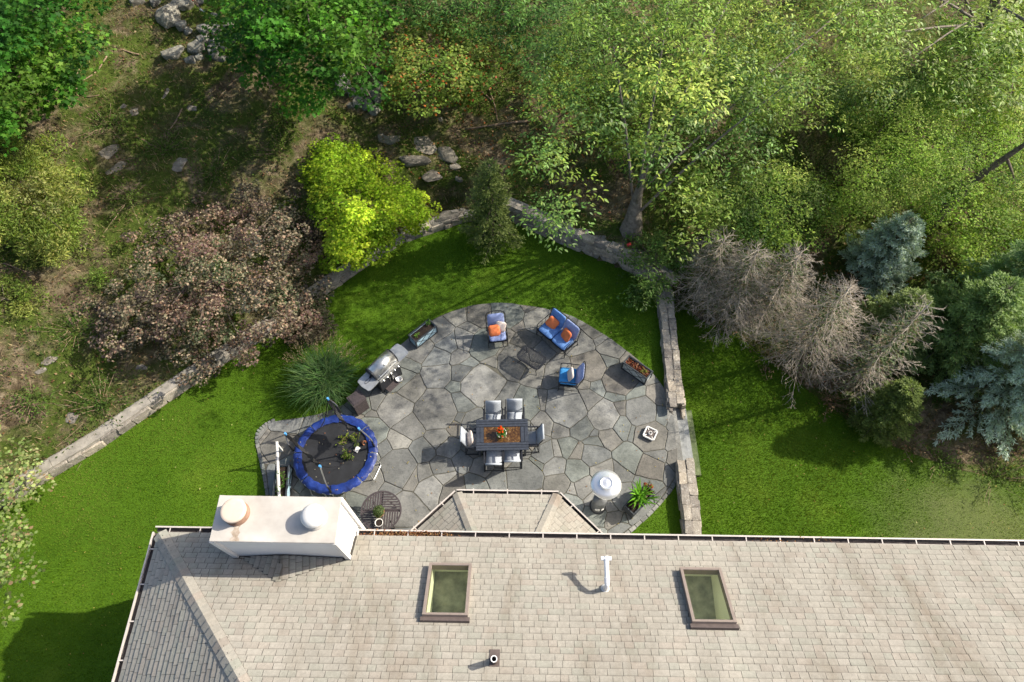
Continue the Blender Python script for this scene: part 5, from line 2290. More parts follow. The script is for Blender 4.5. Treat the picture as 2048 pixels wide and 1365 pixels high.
# things lying on the trampoline
TM = TZ + PZ
for k, (px_, py_, n, sp_, lab, col) in enumerate(((697, 877, 90, .1, 'leafy green cutting on the trampoline mat, nearest the middle', (.16, .2, .03)),
                                                 (713, 879, 80, .09, 'leafy green cutting on the trampoline mat, beside the red pot', (.09, .13, .03)),
                                                 (694, 915, 110, .1, 'leafy green cutting on the trampoline mat, below the white card', (.11, .16, .03)))):
    q_ = at(px_, py_, TM + .1)
    q_.z = TM - .03
    sprig_plant('plant_cutting', lab, 'plant', q_, n, sp_, .2, col, .085, 'rhomb', .55, group='cuttings on the trampoline')
mb = MB()
mb.bev((0, 0, 0), (.17, .13, .012), .003)
o = mb.build('white_card', M['white'])
o.location = at(714, 899, TM + .02)
o.rotation_euler = (.12, -.08, R(62))
tag(o, 'white card lying on the trampoline mat', 'card')
mb = MB()
mb.lathe([(0, 0), (.05, 0), (.07, .1), (.075, .11), (.062, .105), (.05, .03), (0, .03)], 14)
o = mb.build('plant_pot', M['terracotta'], None, True)
o.location = at(724, 884, TM)
o.rotation_euler = (R(70), .2, 1.0)
tag(o, 'small red pot tipped over on the trampoline mat', 'pot')
n = 40
a = nrs.uniform(0, 6.28, n)
r_ = TR * np.sqrt(nrs.uniform(0, .9, n))
P = np.stack([tr.location.x + np.cos(a) * r_, tr.location.y + np.sin(a) * r_, np.where(r_ > TR * .74, TM + .06, TM - .0)], -1)
pal = np.array([(.3, .18, .1), (.4, .32, .2), (.22, .09, .05), (.45, .42, .34)])
V = leaves(P, nrs.normal(0, .3, (n, 3)) + [0, 0, 1], nrs.normal(0, 1, (n, 3)), nrs.uniform(.03, .07, n), nrs.uniform(.02, .04, n), 'rhomb')
o = link('trampoline_leaves', fast_mesh('trampoline_leaves', V, 4, pal[nrs.randint(0, 4, n)]), M['leaf'])
tag(o, 'scattered dead leaves on the trampoline', 'leaves', kind='stuff')

# ---- round slatted table
rc = at(762, 1022, .74)
RR = ((at(803, 1022, .74) - at(721, 1022, .74)).length) / 2
rt = thing('round_table', 'round dark slatted table tucked between chimney and bay', 'table', (rc.x, rc.y, PZ))
zt = .7
pitch = RR / 8.2
for qx in (-1, 1):
    for qy in (-1, 1):
        horiz = (qx * qy > 0)
        for k in range(8):
            c_ = (k + .5) * pitch + .012
            ln = math.sqrt(max(0, (RR - .03) ** 2 - (c_ + pitch * .2) ** 2)) - .03
            if ln < .05:
                continue
            mb = MB()
            if horiz:
                mb.box((qx * (ln / 2 + .02), qy * c_, zt), (ln, pitch * .66, .022))
            else:
                mb.box((qx * c_, qy * (ln / 2 + .02), zt), (pitch * .66, ln, .022))
            mb.build('slat', M['brown_plastic'], rt)
mb = MB()
mb.lathe([(RR - .045, zt - .02), (RR - .045, zt + .014), (RR, zt + .014), (RR, zt - .02), (RR - .045, zt - .02)], 48)
mb.build('rim', M['brown_plastic'], rt)
mb = MB()
mb.box((0, 0, zt - .022), (RR * 1.9, .05, .02))
mb.box((0, 0, zt - .022), (.05, RR * 1.9, .0202))
mb.build('cross_bar', M['brown_plastic'], rt)
for k in range(4):
    a = math.pi / 4 + k * math.pi / 2
    mb = MB()
    mb.tube([(RR * .75 * math.cos(a), RR * .75 * math.sin(a), 0), (RR * .6 * math.cos(a), RR * .6 * math.sin(a), zt - .02)], .025, 4)
    mb.build('leg', M['brown_plastic'], rt)
q_ = at(759, 1026, .85)
pp = thing('potted_plant', 'round bushy green plant in a terracotta pot on the slatted table', 'potted plant', (q_.x, q_.y, PZ + zt + .014))
mb = MB()
mb.lathe([(0, 0), (.1, 0), (.135, .13), (.145, .15), (.12, .145), (.11, .12), (0, .12)], 20)
mb.build('pot', M['terracotta'], pp, True)
n = 900
d = unit(nrs.normal(0, 1, (n, 3)))
P = d * (nrs.uniform(.4, 1, (n, 1)) ** .5) * [.17, .17, .13] + [0, .01, .24]
V = leaves(P, d + nrs.normal(0, .5, (n, 3)) + [0, 0, .4], nrs.normal(0, 1, (n, 3)), nrs.uniform(.03, .05, n), nrs.uniform(.018, .03, n), 'rhomb')
link('foliage', fast_mesh('foliage', V, 4, np.array([(.1, .15, .05), (.16, .2, .09), (.06, .1, .03)])[nrs.randint(0, 3, n)]), M['leaf'], pp)
q_ = at(758, 1046, .83)
pp = thing('plant_pot', 'white-rimmed pot of bare soil on the slatted table', 'pot', (q_.x, q_.y, PZ + zt + .014))
mb = MB()
mb.lathe([(0, 0), (.085, 0), (.112, .1), (.116, .11), (.1, .11), (.09, .06), (.0, .06)], 24)
mb.build('pot', M['pot_white'], pp, True)
mb = MB()
mb.disc(.098, .085, 20)
mb.build('soil', M['soil'], pp)

# ---- patio heater
hc_ = at(1213, 967, 2.2)
ht = thing('patio_heater', 'tall patio heater with a wide aluminium reflector', 'patio heater', (hc_.x, hc_.y, PZ))
mb = MB()
mb.lathe([(0, 0), (.235, 0), (.24, .03), (.22, .06), (.205, .07)], 28)
mb.build('base', M['dark_metal'], ht, True)
mb = MB()
mb.lathe([(.2, .06), (.2, .74), (.19, .76), (.05, .8), (.04, .84)], 28)
cy = mb.build('tank_housing', M['steel_dull'], ht, True)
cy.data.materials[0] = pm('grey_housing', (.13, .135, .14), .45, .4, var=.15)
mb = MB()
mb.box((-.06, -.2, .35), (.13, .02, .12), (0, 0, -.25))
mb.box((.1, -.18, .3), (.08, .02, .06), (0, 0, .5))
build_each(mb, 'warning_label', M['white'], ht)
mb = MB()
mb.tube([(0, 0, .8), (0, 0, 1.78)], .032, 12)
mb.build('pole', M['steel'], ht, True)
mb = MB()
mb.lathe([(.04, 1.75), (.1, 1.8), (.1, 2.02), (.13, 2.05), (.0, 2.06)], 24)
mb.build('burner', M['steel_dull'], ht, True)
mb = MB()
prof = [(.41, 2.07), (.405, 2.085), (.3, 2.13), (.19, 2.165), (.175, 2.18), (.17, 2.2), (.155, 2.2), (.14, 2.185), (.1, 2.19), (.0, 2.2)]
mb.lathe(prof, 64)
mb.build('reflector', M['alu'], ht, True)

# ---- small square stand near the steps
q_ = at(1300, 868, .1)
sq = thing('square_stand', 'small weathered white and dark square stand on the flagstones near the steps', 'stand', (q_.x, q_.y, PZ), R(-28))
mb = MB()
mb.bev((0, 0, .06), (.36, .36, .06), .02)
mb.build('base', M['vent'], sq)
for k in range(4):
    mb = MB()
    a = k * math.pi / 2
    c_, s_ = math.cos(a), math.sin(a)
    mb.bev((c_ * .17, s_ * .17, .1), (.05, .33, .05), .012, (0, 0, a))
    mb.build('rail', M['white'], sq)
    mb = MB()
    mb.tube([(c_ * .08 - s_ * .08, s_ * .08 + c_ * .08, .1), (c_ * .17 - s_ * .17, s_ * .17 + c_ * .17, .12)], .016, 6)
    build_each(mb, 'scroll', M['white'], sq)
mb = MB()
mb.lathe([(.06, .09), (.055, .16), (.04, .16), (.04, .1)], 16)
mb.build('socket', M['white'], sq, True)
from mathutils import noise as mnoise

# ================================================================== ROCKS AND FALLEN WOOD
def rock_mesh(seed, npt=22):
    """angular boulder: hull of random points, edges worn"""
    rr_ = random.Random(seed)
    bm = bmesh.new()
    for k in range(npt):
        v = Vector((rr_.gauss(0, 1), rr_.gauss(0, 1), rr_.gauss(0, 1))).normalized() * rr_.uniform(.42, .56)
        bm.verts.new(v)
    bmesh.ops.convex_hull(bm, input=bm.verts[:])
    bmesh.ops.delete(bm, geom=[v for v in bm.verts if not v.link_faces], context='VERTS')
    bmesh.ops.dissolve_limit(bm, angle_limit=.2, verts=bm.verts[:], edges=bm.edges[:])
    bmesh.ops.bevel(bm, geom=bm.edges[:], offset=.035, segments=1, affect='EDGES')
    bmesh.ops.triangulate(bm, faces=bm.faces[:])
    bmesh.ops.subdivide_edges(bm, edges=bm.edges[:], cuts=1)
    for v in bm.verts:
        nz = mnoise.fractal(v.co * 3.1 + Vector((seed, 0, 0)), 1.0, 2.0, 4)
        v.co += v.co.normalized() * nz * .05
    me = bpy.data.meshes.new('rock')
    bm.to_mesh(me)
    bm.free()
    return me


ROCKS = [rock_mesh(300 + k, 12 + k) for k in range(12)]
for me in ROCKS:
    me.materials.append(M['boulder'])


def put_rock(name, px, py, wpx, hpx, hz, parent=None, mat=None, lab=None, rz=None, dz=-.1):
    p = on_hill(px, py)
    sc = FOC / ((CAM_H - p.z) / (_c - (682.5 - py) / FOC * _s))
    me = rnd.choice(ROCKS)
    if mat:
        me = me.copy()
        me.materials.clear()
        me.materials.append(M[mat])
    o = bpy.data.objects.new(name, me)
    COL.objects.link(o)
    o.location = (p.x, p.y, p.z + hz * .32 + dz)
    o.scale = (wpx / sc * 1.4, hpx / sc * 1.5, hz * 1.25)
    o.rotation_euler = (rnd.uniform(-.15, .15), rnd.uniform(-.15, .15), rnd.uniform(-.4, .4) if rz is None else rz)
    if parent:
        o.parent = parent
    if lab:
        tag(o, lab, 'rock')
    return o


tw = thing('tumbled_wall', 'tumbled heap of lichen-grey boulders at the top left', 'stone wall')
for (x, y, wpx, hpx, hz) in ((275, 5, 30, 26, .5), (310, 5, 24, 24, .4), (342, 38, 40, 44, .7), (368, 12, 34, 26, .5), (362, 52, 22, 26, .4), (374, 64, 18, 16, .3), (429, 37, 20, 16, .3),
                            (411, 60, 30, 24, .5), (432, 62, 22, 26, .45), (407, 83, 26, 22, .45), (430, 84, 18, 18, .35), (446, 92, 18, 26, .45), (396, 100, 28, 28, .5), (427, 111, 28, 28, .5),
                            (400, 116, 16, 14, .3), (440, 118, 26, 12, .3), (345, 108, 44, 30, .45), (382, 122, 20, 18, .3), (468, 108, 18, 12, .25), (395, 5, 26, 20, .4), (455, 55, 24, 26, .4), (470, 78, 24, 24, .4)):
    put_rock('boulder', x, y, wpx, hpx, hz, tw)
tw = thing('tumbled_wall', 'smaller line of tumbled boulders under the centre maple', 'stone wall')
for (x, y, wpx, hpx, hz) in ((670, 148, 24, 28, .5), (686, 158, 14, 20, .35), (688, 176, 30, 26, .5), (705, 186, 18, 16, .3), (717, 206, 18, 20, .4), (733, 213, 20, 24, .45), (748, 222, 22, 18, .4), (751, 202, 24, 24, .5),
                            (754, 178, 22, 22, .45), (674, 184, 14, 14, .3), (700, 212, 14, 12, .25), (742, 190, 16, 18, .3), (722, 190, 20, 18, .4)):
    put_rock('boulder', x, y, wpx, hpx, hz, tw)
for (x, y, wpx, hpx, hz, lab, rz) in ((788, 272, 50, 32, .35, 'flat grey ledge rock below the tumbled boulders', .1), (838, 288, 60, 34, .4, 'long sloping ledge rock in the middle of the hillside', -.5),
                                      (886, 308, 60, 26, .5, 'narrow ledge rock edging the dark hollow', -.7), (825, 322, 66, 24, .5, 'pale ledge rock above the dark hollow', -.1),
                                      (912, 332, 20, 16, .3, 'round grey rock at the head of the dark hollow', 0), (922, 355, 18, 14, .3, 'small grey rock beside the dark conifer', 0),
                                      (862, 350, 34, 26, .3, 'dark broken rock inside the hollow', .3), (880, 236, 16, 12, .2, 'small stone among the red-brown leaves', 0),
                                      (266, 222, 18, 18, .25, 'rounded stone on the mossy slope left of centre', 0), (380, 214, 26, 16, .25, 'pale flat stone on the mossy slope', .2), (240, 212, 20, 16, .2, 'dark stone beside the rounded stone', 0),
                                      (325, 187, 14, 26, .25, 'pale split stone standing on the slope', -.6), (120, 599, 20, 14, .25, 'single white stone below the small left shrub', .1),
                                      (98, 715, 28, 18, .2, 'pale bare rock on the lower left bank', .6), (80, 738, 22, 16, .2, 'second pale bare rock on the lower left bank', .6),
                                      (270, 745, 38, 30, .2, 'flat brown rock by the end of the concrete wall', -.5), (140, 840, 30, 26, .25, 'brown rock ledge on the lower left bank near the wall', .4),
                                      (212, 300, 50, 40, .3, 'weathered grey rock ledge among the moss', .5), (235, 340, 40, 34, .25, 'lower end of the weathered rock ledge among the moss', .3), (358, 320, 26, 44, .25, 'upright grey rock ledge above the purple shrub', 0)):
    put_rock('rock', x, y, wpx, hpx, hz * .6, None, 'ledge', lab, rz, -.1)

# pale boulder slab behind the middle wall
put_rock('rock', 890, 440, 70, 22, .35, None, 'ledge', 'pale flat slab lying behind the middle stone wall', .35, .0)

for k, (pts, r_, lab) in enumerate((([(160, 65), (205, 88), (262, 108), (280, 112)], .045, 'long bare log lying below the upper left maple'), ([(118, 152), (150, 178), (172, 190)], .06, 'thick broken branch at the edge of the left maple'),
                                    ([(215, 115), (195, 145), (165, 165)], .03, 'thin pale branch on the dry grass'), ([(180, 110), (160, 140), (150, 165)], .025, 'bent twig beside the pale branch'),
                                    ([(365, 220), (350, 250), (335, 265)], .03, 'forked stick on the mossy slope'), ([(978, 180), (990, 215), (995, 245)], .03, 'upright thin branch among the red-brown leaves'),
                                    ([(955, 180), (975, 195), (985, 205)], .03, 'short branch under the autumn-tinted tree'), ([(1060, 245), (1010, 250), (930, 262)], .05, 'long dark log across the red-brown leaves'),
                                    ([(10, 528), (40, 540), (60, 548)], .025, 'twig above the small left shrub'), ([(150, 180), (170, 195), (200, 192)], .02, 'curved twig under the broken branch'))):
    P = [on_hill(x, y) + Vector((0, 0, r_ + .02)) for x, y in pts]
    mb = MB()
    sm = smooth_line(P, 3)
    mb.tube([tuple(p_) for p_ in sm], [r_ * (1 - .5 * i / len(sm)) for i in range(len(sm))], 6)
    tag(mb.build('fallen_branch', M['stick'], None, True), lab, 'branch')

# red-handled loppers on the boulders
a, b = on_hill(389, 10), on_hill(415, 48)
lp = thing('loppers', 'red-handled garden loppers lying on the boulders at the top', 'tool', (a.x, a.y, a.z + .5))
d = b - a
for s in (-1, 1):
    sd_ = Vector((d.y, -d.x, 0)).normalized() * .04 * s
    mb = MB()
    mb.tube([tuple(sd_ * 2.0), tuple(d * .35 + sd_)], .028, 6)
    mb.build('grip', M['red'], lp)
    mb = MB()
    mb.tube([tuple(d * .35 + sd_), tuple(d * .85)], .014, 6)
    mb.build('handle', M['stick'], lp)
mb = MB()
mb.tube([tuple(d * .83), tuple(d * 1.0 + Vector((.1, 0, 0)))], [.04, .01], 6)
mb.build('blade', M['steel_dull'], lp)
q_ = on_hill(1257, 492)
mb = MB()
mb.cushion((0, 0, .06), (.2, .12, .1), (0, 0, .6), 3, 10)
o = mb.build('red_scrap', M['red'])
o.location = q_
tag(o, 'small red plastic scrap on the bank by the big trunk', 'scrap')


# ================================================================== TREES AND SHRUBS
def base_ground(px, py):
    return ground_at(px, py)


def crown_pts(poly, ze, zt, nclump, depth, rs, dome=.6, keep=None, lobe=16):
    """clump centres under a dome whose outline, seen from the camera, is the polygon"""
    pa = np.array(poly, float)
    lo_, hi_ = pa.min(0), pa.max(0)
    X = rs.uniform(lo_[0], hi_[0], 6000)
    Y = rs.uniform(lo_[1], hi_[1], 6000)
    ok = in_poly(X, Y, poly)
    if keep is not None:
        ok &= keep(X, Y, rs)
    X, Y = X[ok], Y[ok]
    d = poly_dist(X, Y, poly)
    mx = max(d.max(), 1)
    ar = area(poly)
    K = max(4, int(nclump / lobe))
    sp = math.sqrt(ar / K)
    lob = []
    for x, y, dd in zip(X, Y, d):
        if all((x - a[0]) ** 2 + (y - a[1]) ** 2 > (sp * .72) ** 2 for a in lob):
            lob.append((x, y, dd))
    lob = np.array(lob)
    f = np.clip(lob[:, 2] / mx, 0, 1)
    lz = ze + (zt - ze) * (1 - (1 - f) ** 2) ** dome + rs.normal(0, .13 * (zt - ze), len(lob))
    lr = sp * rs.uniform(.55, .95, len(lob))
    per = int(nclump / len(lob)) + 1
    k = np.repeat(np.arange(len(lob)), per)
    rho = np.sqrt(rs.uniform(0, 1, len(k)))
    an = rs.uniform(0, 6.283, len(k))
    x = lob[k, 0] + np.cos(an) * rho * lr[k]
    y = lob[k, 1] + np.sin(an) * rho * lr[k]
    z = lz[k] - rho ** 2 * (.3 * (zt - ze) + .25) - rs.uniform(0, 1, len(k)) ** 2 * depth * .7
    ok = in_poly(x, y, poly) | (poly_dist(x, y, poly) < sp * .22)
    if keep is not None:
        ok &= keep(x, y, rs)
    return at_np(x[ok], y[ok], z[ok]), k[ok]


def tree(name, lab, cat, base, poly, ze, zt, nclump, rc, per, leaf, shape, cols, depth=1.5, flat=.45, seed=1, trunk_r=.15, bark='bark', mat='leaf',
         limbs=10, droop=.25, up=1.0, wd=.8, accent=None, keep=None, lean=None, group=None, dome=.6, tvar=.25, radial=.8, gain=1.2, gaps=(), lobe=16):
    rs = np.random.RandomState(seed)
    t = thing(name, lab, cat, base, 0, group)
    B0 = np.array(base)
    C, f = crown_pts(poly, ze, zt, nclump, depth, rs, dome, keep, lobe)
    # openings in the crown that let the sun through to a stretch of ground
    kk = sdir / sdir.z
    LX, LY = C[:, 0] - kk.x * C[:, 2], C[:, 1] - kk.y * C[:, 2]
    ok = np.ones(len(C), bool)
    for (x0_, x1_, y0_, y1_, pr) in gaps:
        ok &= ~((LX > x0_) & (LX < x1_) & (LY > y0_) & (LY < y1_) & (rs.uniform(0, 1, len(C)) < pr))
    C, f = C[ok], f[ok]
    n = len(C)
    ctr = C.mean(0)
    top = np.array(lean) if lean is not None else np.array([ctr[0], ctr[1], ze + (zt - ze) * .55])
    # trunk and limbs
    mb = MB()
    mid = (B0 + top) / 2 + rs.normal(0, .12, 3) * [1, 1, 0]
    tp = smooth_line([B0 - [0, 0, .2], B0 * .75 + mid * .25, mid, top], 4)
    mb.tube([tuple(p_ - Vector(B0)) for p_ in tp], [trunk_r * (1.35 if i == 0 else 1.1 * (1 - i / len(tp)) ** 1.25 + .1) for i in range(len(tp))], 8)
    for k in rs.choice(n, min(limbs, n), replace=False):
        u = rs.uniform(.35, .95)
        s_ = tp[int(u * (len(tp) - 1))]
        e = Vector(C[k])
        m_ = s_.lerp(e, .5) + Vector((0, 0, .12 * (e - s_).length * rs.uniform(0, 1)))
        r0 = min(trunk_r * (.55 - .3 * u), .055)
        pts = smooth_line([s_, m_, e], 4)
        mb.tube([tuple(p_ - Vector(B0)) for p_ in pts], [max(.008, r0 * (1 - .8 * i / len(pts))) for i in range(len(pts))], 5)
    mb.build('trunk', M[bark], t, True)
    # leaves
    ci = np.repeat(np.arange(n), per)
    N_ = len(ci)
    off = rs.normal(0, 1, (N_, 3))
    off = off / (np.linalg.norm(off, axis=1, keepdims=True) + .35) * 1.25
    rcs = rc * rs.uniform(.6, 1.35, n)
    P = C[ci] + off * rcs[ci][:, None] * [1, 1, flat]
    rad = off * [1, 1, 0]
    Nn = rs.normal(0, tvar, (N_, 3)) + [0, 0, up] + rad * .25
    D = unit(rad) * radial + rs.normal(0, .6, (N_, 3)) + [0, 0, -droop]
    ln = leaf * rs.uniform(.65, 1.25, N_)
    cols = np.array(cols) * gain
    lcol = cols[rs.randint(0, len(cols), f.max() + 1)] * rs.uniform(.78, 1.25, (f.max() + 1, 1))
    ccol = (lcol[f] * .8 + cols[rs.randint(0, len(cols), n)] * .2) * rs.uniform(.82, 1.2, (n, 1))
    col = ccol[ci] * rs.uniform(.55, 1.5, (N_, 1)) * (1 + rs.normal(0, .06, (N_, 3)))
    if accent is not None:
        ac, pr = accent
        hit = rs.uniform(0, 1, N_) < pr
        ac = np.array(ac)
        col[hit] = ac[rs.randint(0, len(ac), hit.sum())]
    V = leaves(P - B0, Nn, D, ln, ln * wd, shape)
    link('crown', fast_mesh('crown', V, V.shape[1], col), M[mat], t)
    return t


def conifer(name, lab, cat, base, h, r, whorls, nb, twigs, ln, wd, cols, seed, trunk_r=.12, z0=.08, droop=.25, mat='needle', tipcol=None, per=9, power=.8, lean=(0, 0), fan=.55, flatness=1.0, skew=None):
    """whorled branches with side twigs; every twig is a brush of needles"""
    rs = np.random.RandomState(seed)
    t = thing(name, lab, cat, base)
    mb = MB()
    lx, ly = lean
    mb.tube([(lx * f * h, ly * f * h, f * h - .1) for f in (0, .3, .6, .85, 1.0)], [trunk_r, trunk_r * .8, trunk_r * .5, trunk_r * .22, .01], 8)
    Ps, Ds, Ts = [], [], []
    for w_ in range(whorls):
        f = z0 + (1 - z0) * (w_ / whorls) ** .95
        L = r * (1 - f) ** power + .08
        k_ = nb + rs.randint(-1, 2)
        a0 = rs.uniform(0, 6.28)
        for b in range(k_):
            a = a0 + 2 * math.pi * b / k_ + rs.normal(0, .15)
            Lb = L * rs.uniform(.6, 1.18)
            if skew is not None:
                Lb *= skew(a)
            d = np.array([math.cos(a), math.sin(a), 0])
            u = np.linspace(0, 1, 7)
            zz = f * h + Lb * (.12 * u - droop * u ** 1.3 + .22 * droop * u ** 4)
            br = np.stack([lx * f * h + d[0] * Lb * u, ly * f * h + d[1] * Lb * u, zz], -1)
            mb.tube([tuple(q) for q in br], [max(.006, .022 * (1 - .85 * x) * (Lb / max(r, .5)) ** .5) for x in u], 4, False)
            m_ = max(3, int(twigs * (.35 + .65 * Lb / r)))
            for s in range(m_):
                v = .12 + .88 * (s + rs.uniform(0, .8)) / m_
                v = min(v, 1)
                pos = np.array([np.interp(v, u, br[:, c]) for c in range(3)])
                tang = unit(br[min(6, int(v * 6) + 1)] - br[max(0, int(v * 6) - 1)])
                sd_ = np.array([-d[1], d[0], 0]) * (1 if s % 2 else -1)
                tl = Lb * fan * (1 - v) * rs.uniform(.7, 1.1) + .1 * r ** .3
                td = unit(tang * (.75 + .5 * v) + sd_ * (1.05 - .75 * v) + rs.normal(0, .12, 3))
                q = max(2, int(tl / (ln * .5)) + 1)
                for g in range(q):
                    c_ = pos + td * tl * (g + .5) / q
                    Ps.append(np.tile(c_, (per, 1)))
                    Ds.append(np.tile(td, (per, 1)))
                    Ts.append(np.full(per, (v * .6 + .4 * (g + 1) / q)))
    P = np.concatenate(Ps)
    D = np.concatenate(Ds)
    T = np.concatenate(Ts)
    N_ = len(P)
    D = unit(D + rs.normal(0, .55, (N_, 3)) * [1, 1, flatness])
    P = P + rs.normal(0, ln * .2, (N_, 3)) * [1, 1, flatness]
    cols = np.array(cols)
    col = cols[rs.randint(0, len(cols), N_)] * rs.uniform(.7, 1.3, (N_, 1))
    if tipcol is not None:
        k = np.clip((T - .25) / .4, 0, 1)[:, None] * rs.uniform(.5, 1, (N_, 1))
        col = col * (1 - k) + np.array(tipcol) * rs.uniform(.75, 1.25, (N_, 1)) * k
    V = leaves(P, rs.normal(0, .55, (N_, 3)) + [0, 0, 1], D, ln * rs.uniform(.6, 1.2, N_), wd * rs.uniform(.7, 1.2, N_), 'needle')
    mb.build('trunk', M['bark'], t, True)
    link('crown', fast_mesh('crown', V, 4, col), M[mat], t)
    print(name, N_)
    return t


def dead_conifer(lab, base, h, r, whorls, nb, twigs, seed, trunk_r=.1, z0=.12, droop=.15, lean=(0, 0)):
    rs = np.random.RandomState(seed)
    t = thing('dead_conifer', lab, 'dead tree', base, 0, 'bare dead conifers along the lower lawn')
    mb = MB()
    lx, ly = lean
    mb.tube([(lx * f * h, ly * f * h, f * h - .1) for f in (0, .3, .6, .85, 1.0)], [trunk_r, trunk_r * .8, trunk_r * .5, trunk_r * .25, .01], 8)
    mb.build('trunk', M['dead_wood'], t, True)
    mb = MB()
    A, Bv, Rr = [], [], []
    for w_ in range(whorls):
        f = z0 + (1 - z0) * w_ / whorls
        L = r * (1 - f) ** .65 + .15
        k_ = nb + rs.randint(-1, 2)
        a0 = rs.uniform(0, 6.28)
        for b in range(k_):
            a = a0 + 2 * math.pi * b / k_ + rs.normal(0, .2)
            Lb = L * rs.uniform(.6, 1.12)
            d = np.array([math.cos(a), math.sin(a), 0])
            u = np.linspace(0, 1, 6)
            zz = f * h + Lb * (.15 * u - droop * u ** 1.4 + .35 * droop * u ** 4)
            sidew = np.array([-d[1], d[0], 0]) * rs.normal(0, .08) * Lb
            br = np.stack([lx * f * h + d[0] * Lb * u + sidew[0] * u ** 2, ly * f * h + d[1] * Lb * u + sidew[1] * u ** 2, zz], -1)
            mb.tube([tuple(q) for q in br], [max(.003, .012 * (1 - .8 * x)) for x in u], 4, False)
            m_ = max(4, int(twigs * Lb / r))
            for s in range(m_):
                v = .15 + .85 * rs.uniform(0, 1)
                pos = np.array([np.interp(v, u, br[:, c]) for c in range(3)])
                tang = unit(br[min(5, int(v * 5) + 1)] - br[max(0, int(v * 5) - 1)])
                sd_ = np.array([-d[1], d[0], 0]) * rs.choice((-1, 1))
                tl = (Lb * .38 * (1 - v) + .14) * rs.uniform(.6, 1.2)
                td = unit(tang * .9 + sd_ * rs.uniform(.4, 1.0) + rs.normal(0, .25, 3) + [0, 0, -.12])
                e = pos + td * tl
                A.append(pos)
                Bv.append(e)
                Rr.append(.0045)
                for g in range(rs.randint(3, 6)):
                    w2 = rs.uniform(.2, 1)
                    p2 = pos + td * tl * w2
                    t2 = unit(td + rs.normal(0, .55, 3))
                    A.append(p2)
                    Bv.append(p2 + t2 * tl * rs.uniform(.2, .45))
                    Rr.append(.003)
    mb.build('branches', M['dead_wood'], t)['kind'] = 'stuff'
    # a few needles still green close to the trunk
    nn_ = 1500
    f_ = rs.uniform(.1, .85, nn_)
    a_ = rs.uniform(0, 6.283, nn_)
    q_ = r * (1 - f_) ** .65 * rs.uniform(.05, .6, nn_)
    Pn = np.stack([np.cos(a_) * q_ + lx * f_ * h, np.sin(a_) * q_ + ly * f_ * h, f_ * h - q_ * droop], -1)
    Vn = leaves(Pn, rs.normal(0, .5, (nn_, 3)) + [0, 0, 1], np.stack([np.cos(a_), np.sin(a_), -.2 + 0 * a_], -1) + rs.normal(0, .4, (nn_, 3)), rs.uniform(.08, .16, nn_), rs.uniform(.025, .05, nn_), 'needle')
    o = link('needles', fast_mesh('needles', Vn, 4, np.array([(.07, .11, .04), (.1, .14, .06), (.16, .13, .08)])[rs.randint(0, 3, nn_)]), M['needle'], t)
    o['kind'] = 'stuff'
    A, Bv, Rr = np.array(A), np.array(Bv), np.array(Rr)
    d = unit(Bv - A)
    s1 = unit(np.cross(d, np.array([.3, .2, .9])))
    s2 = np.cross(d, s1)
    ring = [s1, -.5 * s1 + .87 * s2, -.5 * s1 - .87 * s2]
    Q = []
    for k in range(3):
        a_, b_ = ring[k], ring[(k + 1) % 3]
        Q.append(np.stack([A + a_ * Rr[:, None], A + b_ * Rr[:, None], Bv + b_ * Rr[:, None] * .4, Bv + a_ * Rr[:, None] * .4], 1))
    V = np.concatenate(Q)
    o = link('twigs', fast_mesh('twigs', V, 4), M['dead_wood'], t)
    o['kind'] = 'stuff'
    print('dead', len(A))
    return t


# --- left side
G = (.045, .125, .018)
tree('maple_tree', 'dense green maple filling the upper left corner', 'tree', on_hill(60, 150), [(-170, -160), (175, -160), (190, 0), (183, 60), (150, 80), (182, 100), (130, 120), (140, 190), (98, 178), (62, 195), (105, 245), (95, 262), (0, 262), (-170, 262)],
     4.8, 7.2, 360, .55, 70, .15, 'maple', [(.045, .15, .014), (.03, .105, .012), (.075, .18, .02), (.025, .09, .014), (.1, .19, .025)], 1.8, .35, 21, .22, wd=.8, tvar=.45, limbs=14, gain=.95)
tree('maple_tree', 'dense green maple hanging over the top edge left of centre', 'tree', on_hill(640, 60), [(440, -160), (815, -160), (800, 12), (770, 32), (742, 38), (733, 92), (745, 150), (738, 195), (712, 195), (700, 150), (662, 120), (658, 165), (620, 168), (612, 195), (555, 195), (535, 150), (498, 142), (475, 105), (452, 85), (445, 40)],
     4.2, 7.0, 350, .5, 60, .15, 'maple', [(.05, .155, .014), (.03, .11, .012), (.075, .185, .02), (.028, .1, .014), (.1, .2, .025)], 1.8, .35, 22, .2, wd=.8, tvar=.45, limbs=14, gain=.95)
jun = dict(shape='needle', wd=.3, up=.5, tvar=.6, droop=-.35, flat=.8, radial=.9)
YG = [(.16, .2, .035), (.2, .22, .06), (.1, .15, .025), (.24, .24, .1)]
tree('juniper_shrub', 'large yellow-green juniper on the left edge below the maple', 'shrub', on_hill(60, 430), [(-60, 258), (40, 250), (105, 262), (128, 290), (112, 335), (158, 350), (172, 400), (160, 440), (150, 470), (120, 480), (125, 515), (60, 520), (40, 470), (-60, 500)],
     1.9, 3.6, 300, .26, 110, .13, cols=YG, depth=1.2, seed=31, trunk_r=.09, limbs=12, **jun)
tree('juniper_shrub', 'small rounded yellow-green shrub on the left edge above the bank', 'shrub', on_hill(20, 600), [(-70, 548), (15, 545), (50, 560), (82, 585), (78, 612), (40, 625), (-70, 625)],
     1.1, 1.9, 90, .24, 110, .11, cols=YG, depth=.8, seed=32, trunk_r=.06, limbs=6, **jun)
